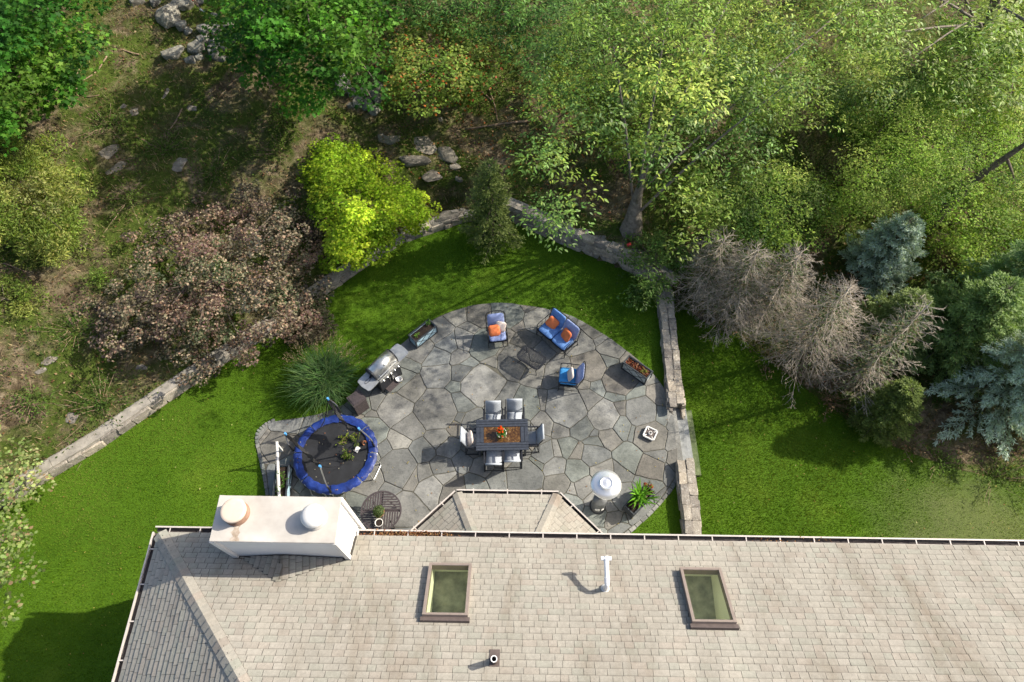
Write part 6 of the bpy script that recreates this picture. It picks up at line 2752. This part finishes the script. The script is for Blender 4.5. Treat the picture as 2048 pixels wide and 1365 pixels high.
tree('juniper_shrub', 'low dark green spreading shrub beside the big juniper', 'shrub', on_hill(175, 485), [(120, 470), (160, 445), (210, 450), (218, 490), (190, 520), (215, 560), (180, 580), (140, 530)],
     .9, 1.5, 90, .24, 90, .11, cols=[(.09, .14, .025), (.13, .17, .04), (.06, .1, .02)], depth=.6, seed=33, trunk_r=.05, limbs=6, **jun)
tree('japanese_maple', 'spreading bronze-purple Japanese maple over the left wall', 'tree', on_hill(430, 600), [(180, 605), (205, 560), (240, 500), (265, 455), (310, 440), (350, 415), (400, 392), (470, 385), (520, 365), (560, 388), (600, 398), (640, 430), (660, 480), (645, 520), (655, 560), (640, 620), (600, 655), (595, 690), (545, 690), (500, 720), (470, 705), (440, 712), (412, 740), (388, 770), (360, 762), (352, 715), (300, 690), (255, 715), (200, 680), (165, 650)],
     .7, 3.2, 560, .23, 74, .078, 'maple', [(.08, .06, .055), (.1, .07, .065), (.055, .055, .045), (.15, .095, .085), (.07, .09, .045), (.14, .125, .09)], 1.3, .4, 41, .12, wd=.75, tvar=.4, limbs=22, accent=([(.36, .23, .17), (.42, .33, .24), (.28, .26, .17)], .36), dome=.75)
tree('japanese_maple', 'bright yellow-green Japanese maple in front of the middle wall', 'tree', on_hill(745, 450), [(614, 308), (640, 290), (668, 280), (700, 292), (735, 300), (757, 322), (762, 345), (790, 343), (800, 372), (848, 398), (856, 418), (840, 432), (832, 452), (803, 458), (803, 482), (765, 505), (738, 528), (700, 520), (665, 537), (655, 522), (666, 480), (660, 455), (640, 432), (628, 390), (612, 350)],
     1.3, 3.4, 380, .27, 72, .092, 'maple', [(.19, .26, .014), (.135, .205, .012), (.25, .31, .025), (.11, .175, .012)], 1.2, .4, 42, .1, wd=.75, tvar=.4, limbs=18, dome=.7, gain=1.5)
tree('weeping_shrub', 'dull green shrub spilling from the bronze maple onto the lawn edge', 'shrub', ground_at(620, 640), [(585, 620), (610, 600), (640, 605), (655, 630), (650, 670), (610, 690), (585, 670)],
     .35, .9, 80, .22, 70, .07, 'rhomb', [(.05, .07, .03), (.07, .08, .035), (.06, .05, .035)], .5, .5, 43, .04, limbs=5)
tree('leafy_tree', 'pale-leaved tree reaching in at the left edge beside the lawn', 'tree', on_hill(-90, 1060), [(-260, 840), (0, 845), (10, 880), (40, 920), (60, 960), (20, 985), (15, 1010), (50, 1050), (62, 1095), (35, 1120), (30, 1175), (-10, 1205), (-260, 1230)],
     1.5, 4.0, 150, .42, 55, .1, 'oval', [(.16, .21, .07), (.21, .24, .1), (.12, .16, .05)], 1.6, .5, 51, .13, limbs=18, accent=([(.28, .24, .13), (.3, .2, .12)], .12))
# --- middle
tree('understory_tree', 'small thin tree with orange-tinted leaves at the top centre', 'tree', on_hill(890, 170), [(792, 70), (825, 42), (880, 34), (930, 55), (985, 80), (990, 140), (960, 190), (905, 205), (850, 212), (792, 190), (775, 130)],
     2.6, 4.2, 190, .36, 45, .11, 'oval', [(.12, .19, .03), (.16, .21, .045), (.08, .14, .02)], 1.2, .35, 52, .07, limbs=24, accent=([(.42, .13, .03), (.3, .08, .03), (.36, .22, .07)], .09))
tree('rhododendron', 'broad-leaved glossy evergreen at the top edge right of centre', 'shrub', on_hill(1030, 60), [(800, -120), (1130, -120), (1120, 40), (1105, 85), (1070, 110), (1035, 95), (1010, 105), (985, 78), (930, 55), (880, 32), (820, 35)],
     3.6, 5.0, 230, .38, 46, .17, 'oval', [(.05, .12, .022), (.075, .15, .03), (.035, .09, .018)], 1.4, .4, 53, .1, wd=.32, limbs=14, mat='leaf_gloss', droop=.5)
conifer('dark_conifer', 'slim dark green conifer growing at the point of the lawn', 'tree', at(985, 492, 0), 4.2, 1.05, 16, 7, 8, .11, .04, [(.04, .08, .018), (.055, .1, .022), (.07, .12, .026)], 61, .07, .12, .12, per=4, power=.7, tipcol=(.18, .22, .06))
tree('laurel_shrub', 'leafy evergreen shrub at the corner where the walls meet', 'shrub', on_hill(1318, 540), [(1235, 500), (1255, 470), (1275, 448), (1325, 440), (1372, 470), (1388, 515), (1362, 545), (1340, 570), (1305, 595), (1275, 605), (1258, 590), (1262, 565), (1295, 545), (1275, 520)],
     .6, 1.6, 130, .28, 46, .11, 'oval', [(.07, .13, .025), (.1, .17, .035), (.045, .09, .018)], 1.0, .5, 54, .06, wd=.36, limbs=14, mat='leaf_gloss')
# --- the big tree and the canopy at the top right
trunk_b = on_hill(1263, 458)


def oak_keep(X, Y, rs):
    thin = np.exp(-(((X - 1190) / 90) ** 2 + ((Y - 300) / 110) ** 2)) * .75 + np.exp(-(((X - 1640) / 70) ** 2 + ((Y - 320) / 60) ** 2)) * .9 + np.where(Y > 340, .35, 0.0) + np.exp(-(((X - 1262) / 50) ** 2 + ((Y - 420) / 70) ** 2)) * .9
    return rs.uniform(0, 1, len(X)) > thin


tree('hickory_tree', 'huge leafy tree whose grey trunk stands behind the fieldstone wall', 'tree', trunk_b, [(1105, 110), (1075, 40), (1100, -160), (1800, -160), (1780, 120), (1700, 190), (1600, 240), (1500, 290), (1440, 350), (1420, 430), (1360, 470), (1300, 445), (1245, 400), (1180, 445), (1090, 445), (1055, 400), (1050, 330), (1085, 270), (1070, 200)],
     5.4, 9.4, 600, .48, 58, .125, 'oval', [(.1, .17, .025), (.14, .2, .03), (.05, .1, .018), (.22, .27, .05), (.07, .13, .03)], 2.2, .35, 71, .42, 'grey_bark', wd=.42, limbs=6, droop=.55, keep=oak_keep, lean=tuple(at(1288, 345, 3.6)), mat='leaf_gloss', dome=.7, gain=1.35, lobe=24, gaps=((-6, 4, 10, 14, .5), (-6, 4, 6, 10, .35)))
tree('hickory_tree', 'tall tree with large light leaves across the top right corner', 'tree', on_hill(1960, 120), [(1600, -160), (2300, -160), (2300, 300), (2048, 235), (1985, 190), (1930, 215), (1880, 170), (1815, 150), (1760, 80), (1690, 70), (1640, 40)],
     8.2, 11.0, 290, .5, 52, .13, 'oval', [(.1, .17, .025), (.13, .2, .035), (.075, .13, .02), (.16, .21, .05)], 2.2, .45, 72, .28, 'grey_bark', wd=.38, limbs=12, droop=.6, mat='leaf_gloss', gain=1.35, gaps=((-6, 5, 6, 15, .5),))
lb = on_hill(1850, 455)
tree('locust_tree', 'light green small-leaved tree with a leaning trunk at the right edge', 'tree', lb, [(1690, 330), (1730, 270), (1790, 225), (1880, 190), (1960, 210), (2048, 230), (2180, 200), (2180, 480), (2048, 440), (1990, 425), (1900, 440), (1850, 405), (1800, 400), (1740, 425), (1700, 400)],
     2.6, 5.2, 640, .4, 70, .08, 'rhomb', [(.18, .27, .035), (.13, .21, .025), (.28, .34, .08), (.07, .13, .02)], 2.0, .4, 73, .3, wd=.6, limbs=3, lean=tuple(at(2085, 265, 6.6)))
# --- lower trees filling in under the canopy
UC = [(.09, .15, .022), (.13, .19, .028), (.05, .095, .016), (.22, .27, .06), (.04, .085, .018)]
tree('understory_tree', 'leafy young tree under the big canopy nearest the red-brown leaves', 'tree', on_hill(1190, 170), [(1095, 60), (1170, 20), (1270, 20), (1335, 110), (1345, 250), (1330, 340), (1270, 355), (1230, 290), (1190, 245), (1140, 215), (1085, 150)],
     2.6, 4.4, 240, .42, 75, .11, 'oval', UC, 1.2, .4, 74, .08, wd=.45, limbs=6, gain=1.35)
tree('understory_tree', 'leafy young tree in the middle under the big canopy', 'tree', on_hill(1450, 190), [(1320, 40), (1420, -20), (1540, 20), (1620, 120), (1580, 240), (1460, 300), (1370, 290), (1320, 200)],
     2.6, 4.6, 280, .44, 75, .11, 'oval', UC, 1.2, .4, 75, .09, wd=.45, limbs=6, gain=1.35)
tree('understory_tree', 'low leafy tree behind the dead conifers', 'tree', on_hill(1530, 420), [(1370, 350), (1440, 310), (1540, 290), (1620, 360), (1690, 400), (1690, 450), (1620, 490), (1520, 500), (1440, 470), (1370, 430)],
     1.8, 3.6, 270, .4, 75, .1, 'oval', UC, 1.0, .4, 76, .08, wd=.45, limbs=6, gain=1.35)
tree('understory_tree', 'bushy green tree in the hollow at the upper right', 'tree', on_hill(1800, 230), [(1640, 160), (1700, 90), (1820, 110), (1900, 160), (1880, 230), (1800, 270), (1720, 270), (1650, 240)],
     2.4, 4.4, 240, .42, 75, .1, 'oval', UC, 1.2, .4, 77, .08, wd=.45, limbs=6, gain=1.35)
tree('understory_tree', 'bright leafy tree filling the top right corner', 'tree', on_hill(1985, 150), [(1860, 70), (1960, 10), (2130, -20), (2130, 240), (2040, 240), (1960, 225), (1890, 170)],
     3.6, 5.8, 230, .42, 70, .13, 'oval', [(.14, .22, .03), (.2, .27, .05), (.08, .14, .02), (.28, .33, .08)], 1.4, .4, 79, .1, wd=.42, limbs=10)
tree('sapling_thicket', 'yellow-green thicket below the leaning trunk at the right edge', 'shrub', on_hill(1985, 490), [(1840, 420), (1900, 440), (1990, 430), (2060, 440), (2180, 470), (2180, 590), (2060, 560), (1980, 570), (1900, 520), (1850, 490)],
     1.0, 2.6, 240, .36, 60, .085, 'rhomb', [(.2, .28, .04), (.15, .23, .03), (.26, .32, .07), (.1, .17, .025)], 1.0, .45, 78, .06, limbs=14)
# --- conifers on the right
SPR = [(.16, .21, .13), (.2, .25, .17), (.12, .16, .09)]
conifer('blue_spruce', 'large silvery blue spruce at the right edge of the lower lawn', 'tree', at(1995, 795, LOW), 5.4, 3.1, 12, 10, 17, .13, .032, SPR, 81, .17, .03, .28, tipcol=(.55, .66, .62), per=9, power=.9, fan=.4)
conifer('blue_spruce', 'smaller blue spruce standing behind the dead conifers', 'tree', on_hill(1740, 545), 3.0, 1.3, 9, 8, 11, .12, .028, SPR, 82, .1, .1, .15, tipcol=(.5, .6, .56), per=9, power=.7)
conifer('green_spruce', 'dark green spruce between the two blue spruces', 'tree', on_hill(1880, 700), 4.0, 2.1, 10, 8, 13, .14, .035, [(.1, .17, .045), (.13, .2, .05), (.08, .13, .035)], 83, .13, .1, .22, tipcol=(.22, .32, .11), per=9, power=.75)
conifer('green_spruce', 'young yellow-green spruce at the edge of the lower lawn', 'tree', at(1745, 845, LOW), 2.6, 1.0, 12, 7, 10, .11, .03, [(.13, .18, .045), (.16, .21, .05), (.1, .14, .035)], 84, .06, .08, .15, per=9, power=.7)
conifer('green_spruce', 'soft green layered spruce in front of the yellow-green thicket', 'tree', on_hill(1960, 620), 3.6, 2.0, 9, 8, 13, .14, .035, [(.11, .19, .06), (.14, .22, .07), (.09, .15, .05)], 86, .12, .08, .22, tipcol=(.25, .36, .17), per=8, power=.8)
conifer('green_spruce', 'small green spruce behind the leaning dead conifer', 'tree', on_hill(1760, 680), 2.8, 1.5, 9, 8, 11, .12, .032, [(.1, .15, .04), (.13, .18, .05), (.08, .12, .03)], 87, .08, .08, .2, tipcol=(.2, .26, .09), per=7, power=.8)
dead_conifer('bare dead conifer nearest the garden wall', at(1448, 632, LOW), 4.0, 2.0, 14, 8, 24, 91, droop=.2)
dead_conifer('bare dead conifer in the middle of the dead group', at(1592, 715, LOW), 4.4, 2.1, 15, 8, 24, 92, droop=.2)
dead_conifer('bare dead conifer leaning beside the young spruce', at(1690, 780, LOW), 5.4, 1.5, 14, 5, 16, 93, droop=.1)
dead_conifer('bare dead conifer filling the gap behind the two front ones', on_hill(1520, 640), 4.0, 1.9, 13, 7, 22, 95, droop=.2)
dead_conifer('bare dead conifer behind the garden wall corner', on_hill(1400, 590), 3.4, 1.8, 13, 7, 20, 94, droop=.2)

# low tangled brush along the edge of the lower lawn and under the trees
for k, (px_, py_, r_, h_, n, lab, col) in enumerate(((1800, 860, .7, .5, 240, 'dry brown brush under the young spruce', (.16, .11, .07)), (1880, 925, .8, .4, 300, 'low green weeds at the foot of the blue spruce', (.09, .15, .03)),
                                                     (1990, 955, .9, .4, 300, 'low green weeds at the right edge of the lower lawn', (.08, .13, .03)), (1660, 800, .7, .5, 240, 'dry brown brush below the middle dead conifer', (.15, .1, .065)),
                                                     (1530, 715, .7, .35, 220, 'dry brush below the nearest dead conifer', (.14, .1, .06)), (1640, 330, 1.0, .8, 420, 'sunlit pale weeds seen through the big tree', (.22, .24, .1)))):
    sprig_plant('brush', lab, 'brush', ground_at(px_, py_), n, r_ * .5, h_, col, .13, 'needle', .25, 'blade')

for k, (px_, py_, lab) in enumerate(((330, 300, 'low green weeds on the open slope above the bronze maple'), (255, 395, 'low green weeds between the juniper and the bronze maple'), (430, 345, 'dark green weeds behind the bronze maple'),
                                     (215, 250, 'low weeds beside the rounded stone'), (560, 300, 'low weeds left of the lime-green maple'), (150, 660, 'green weeds on the bank below the small shrub'),
                                     (330, 640, 'weeds under the left side of the bronze maple'), (560, 240, 'low weeds below the centre maple'), (200, 810, 'green weeds on the bank near the concrete wall'), (60, 800, 'green weeds at the left edge of the bank'))):
    sprig_plant('weed_patch', lab, 'weeds', on_hill(px_, py_), 420, .42, .3, [(.08, .14, .025), (.1, .15, .03), (.06, .11, .02)][k % 3], .1, 'rhomb', .5)

# ================================================================== GRASS, WEEDS, LEAF LITTER
def blades(name, lab, X, Y, Z, ln, wd, cols, mat='blade', lean=.6):
    n = len(X)
    az = nrs.uniform(0, 6.283, n)
    tilt = nrs.uniform(0, lean, n)
    L = ln * nrs.uniform(.5, 1.3, n)
    b = np.stack([X, Y, Z], -1)
    d = np.stack([np.cos(az) * np.sin(tilt), np.sin(az) * np.sin(tilt), np.cos(tilt)], -1)
    s = np.stack([-np.sin(az), np.cos(az), 0 * az], -1) * (wd * nrs.uniform(.6, 1.3, n))[:, None]
    V = np.stack([b - s, b + s, b + d * L[:, None]], 1)
    o = link(name, fast_mesh(name, V, 3, cols), M[mat])
    return tag(o, lab, 'grass', kind='stuff')


def lawn_cols(X, Y, n):
    base = np.array([(.066, .138, .004), (.08, .155, .006), (.056, .12, .004), (.1, .168, .01)])
    c = base[nrs.randint(0, 4, n)] * nrs.uniform(.75, 1.3, (n, 1))
    f = np.clip(sinnoise(X * .8 + 3, Y * .9) * .5 + .1, 0, 1)[:, None] * .4
    c = c * (1 - f) + np.array([(.105, .15, .014)]) * f
    g_ = np.clip(sinnoise(X * .37 + 5, Y * .41 - 2) * .6 + sinnoise(X * 2.3, Y * 2.1 + 1) * .25 - .25, 0, 1)[:, None] * .75
    return c * (1 - g_) + np.array([(.17, .185, .045)]) * g_


HP = [HM @ Vector(p_) for p_ in ((.5, -.5, 0), (HW - .5, -.5, 0), (HW - .5, -9.5, 0), (.5, -9.5, 0))]
HPOLY = [(p_.x, p_.y) for p_ in HP]


def scatter_in(poly, n, lo_, hi_, avoid=()):
    X = nrs.uniform(lo_[0], hi_[0], n)
    Y = nrs.uniform(lo_[1], hi_[1], n)
    ok = in_poly(X, Y, poly)
    for a in avoid:
        ok &= ~in_poly(X, Y, a)
    return X[ok], Y[ok]


shr = [(p_[0], p_[1]) for p_ in PATIO]
X, Y = scatter_in(UP_POLY, 480000, (-19, -4), (6, 18), (shr, HPOLY))
blades('lawn_grass', 'short green grass of the lawn around the patio', X, Y, np.zeros(len(X)), .05, .008, lawn_cols(X, Y, len(X)))
X, Y = scatter_in(LOW_POLY, 360000, (4.5, 2), (20, 15), (HPOLY,))
ok = nrs.uniform(0, 1, len(X)) < np.clip((np.hypot(X - 13.6, Y - 4.6) + sinnoise(X, Y) * .5 - 1.2) / 2.6, .12, 1)
X, Y = X[ok], Y[ok]
blades('lower_lawn_grass', 'short green grass of the lower lawn', X, Y, np.full(len(X), LOW), .05, .008, lawn_cols(X, Y, len(X)))
print('grass', len(X))


def hill_scatter(n, box, keep=None):
    X = nrs.uniform(box[0], box[1], n)
    Y = nrs.uniform(box[2], box[3], n)
    ok = ~in_poly(X, Y, UP_POLY) & ~in_poly(X, Y, LOW_POLY)
    if keep is not None:
        ok &= keep(X, Y)
    X, Y = X[ok], Y[ok]
    return X, Y, hill_z(X, Y)


def patch(X, Y):
    return sinnoise(X * .55 + 1.1, Y * .6 - .7) + .5 * sinnoise(X * 1.6, Y * 1.5) > nrs.uniform(-.4, 1.0, len(X))


def bare(X, Y):
    return np.exp(-(((X - .6) / 2.6) ** 2 + ((Y - 19.5) / 3.2) ** 2)) < nrs.uniform(.1, .9, len(X))


X, Y, Z = hill_scatter(150000, (-24, 22, 3, 32), lambda X, Y: patch(X, Y) & bare(X, Y))
n = len(X)
c = np.array([(.06, .1, .015), (.09, .12, .025), (.14, .14, .05), (.045, .085, .012)])[nrs.randint(0, 4, n)] * nrs.uniform(.6, 1.3, (n, 1))
blades('hill_grass', 'patchy moss and weeds on the woodland slope', X, Y, Z, .09, .014, c, lean=1.1)
X, Y, Z = hill_scatter(110000, (-24, 22, 3, 32), lambda X, Y: (sinnoise(X * .9 - 2.1, Y * .8 + .6) > nrs.uniform(-.3, 1.3, len(X))) & bare(X, Y))
n = len(X)
c = np.array([(.07, .13, .02), (.1, .16, .03), (.05, .1, .015), (.14, .18, .05)])[nrs.randint(0, 4, n)] * nrs.uniform(.6, 1.3, (n, 1))
V = leaves(np.stack([X, Y, Z + nrs.uniform(.02, .14, n)], -1), nrs.normal(0, .45, (n, 3)) + [0, 0, 1], nrs.normal(0, 1, (n, 3)), nrs.uniform(.05, .12, n), nrs.uniform(.03, .07, n), 'rhomb')
tag(link('ground_weeds', fast_mesh('ground_weeds', V, 4, c), M['leaf']), 'low leafy weeds in patches on the woodland slope', 'weeds', kind='stuff')
X, Y, Z = hill_scatter(5000, (-22, 22, 4, 30))
n = len(X)
V = leaves(np.stack([X, Y, Z + .03], -1), nrs.normal(0, .2, (n, 3)) + [0, 0, 1], nrs.normal(0, 1, (n, 3)) * [1, 1, .15], nrs.uniform(.15, .6, n), nrs.uniform(.01, .025, n), 'needle')
tag(link('twig_litter', fast_mesh('twig_litter', V, 4, np.array([(.2, .15, .1), (.3, .24, .17), (.11, .08, .06)])[nrs.randint(0, 3, n)]), M['leaf']), 'small fallen twigs on the woodland slope', 'twigs', kind='stuff')
X, Y, Z = hill_scatter(90000, (-24, 22, 3, 32))
n = len(X)
c = np.array([(.26, .2, .11), (.34, .27, .16), (.18, .13, .075), (.12, .08, .05)])[nrs.randint(0, 4, n)] * nrs.uniform(.6, 1.2, (n, 1))
blades('dry_grass', 'dry straw and pine needles on the woodland slope', X, Y, Z, .17, .013, c, lean=1.5)
X, Y, Z = hill_scatter(40000, (-24, 24, 3, 32))
red = np.exp(-(((X - 1.0) / 3.6) ** 2 + ((Y - 20) / 3.6) ** 2)) + np.exp(-(((X - 11.5) / 2.5) ** 2 + ((Y - 12) / 2.5) ** 2))
ok = nrs.uniform(0, 1, len(X)) < .3 + red
X, Y, Z, red = X[ok], Y[ok], Z[ok], red[ok]
n = len(X)
pal = np.array([(.22, .12, .06), (.3, .2, .11), (.16, .08, .045), (.38, .28, .17), (.12, .07, .04)])
pal2 = np.array([(.42, .15, .05), (.32, .1, .04), (.45, .26, .13), (.26, .1, .05)])
c = np.where((nrs.uniform(0, 1, n) < red * .8)[:, None], pal2[nrs.randint(0, 4, n)], pal[nrs.randint(0, 5, n)])
V = leaves(np.stack([X, Y, Z + nrs.uniform(.01, .06, n)], -1), nrs.normal(0, .35, (n, 3)) + [0, 0, 1], nrs.normal(0, 1, (n, 3)), nrs.uniform(.06, .13, n), nrs.uniform(.04, .08, n), 'rhomb')
tag(link('leaf_litter', fast_mesh('leaf_litter', V, 4, c), M['leaf']), 'fallen brown and orange leaves on the woodland slope', 'leaves', kind='stuff')
# a few yellow leaves dropped on the lawns
X, Y = scatter_in(LOW_POLY, 260, (6, 3), (18, 13), (HPOLY,))
X2, Y2 = scatter_in(UP_POLY, 1100, (-18, -3), (6, 17), (HPOLY,))
P = np.concatenate([np.stack([X, Y, np.full(len(X), LOW + .05)], -1), np.stack([X2, Y2, np.full(len(X2), .05)], -1)])
n = len(P)
V = leaves(P, nrs.normal(0, .3, (n, 3)) + [0, 0, 1], nrs.normal(0, 1, (n, 3)), nrs.uniform(.03, .07, n), nrs.uniform(.02, .04, n), 'rhomb')
pal = np.array([(.35, .28, .08), (.32, .2, .08), (.26, .13, .06), (.4, .36, .16)])
tag(link('lawn_leaves', fast_mesh('lawn_leaves', V, 4, pal[nrs.randint(0, 4, n)]), M['leaf']), 'scattered yellow leaves on the lawns', 'leaves', kind='stuff')
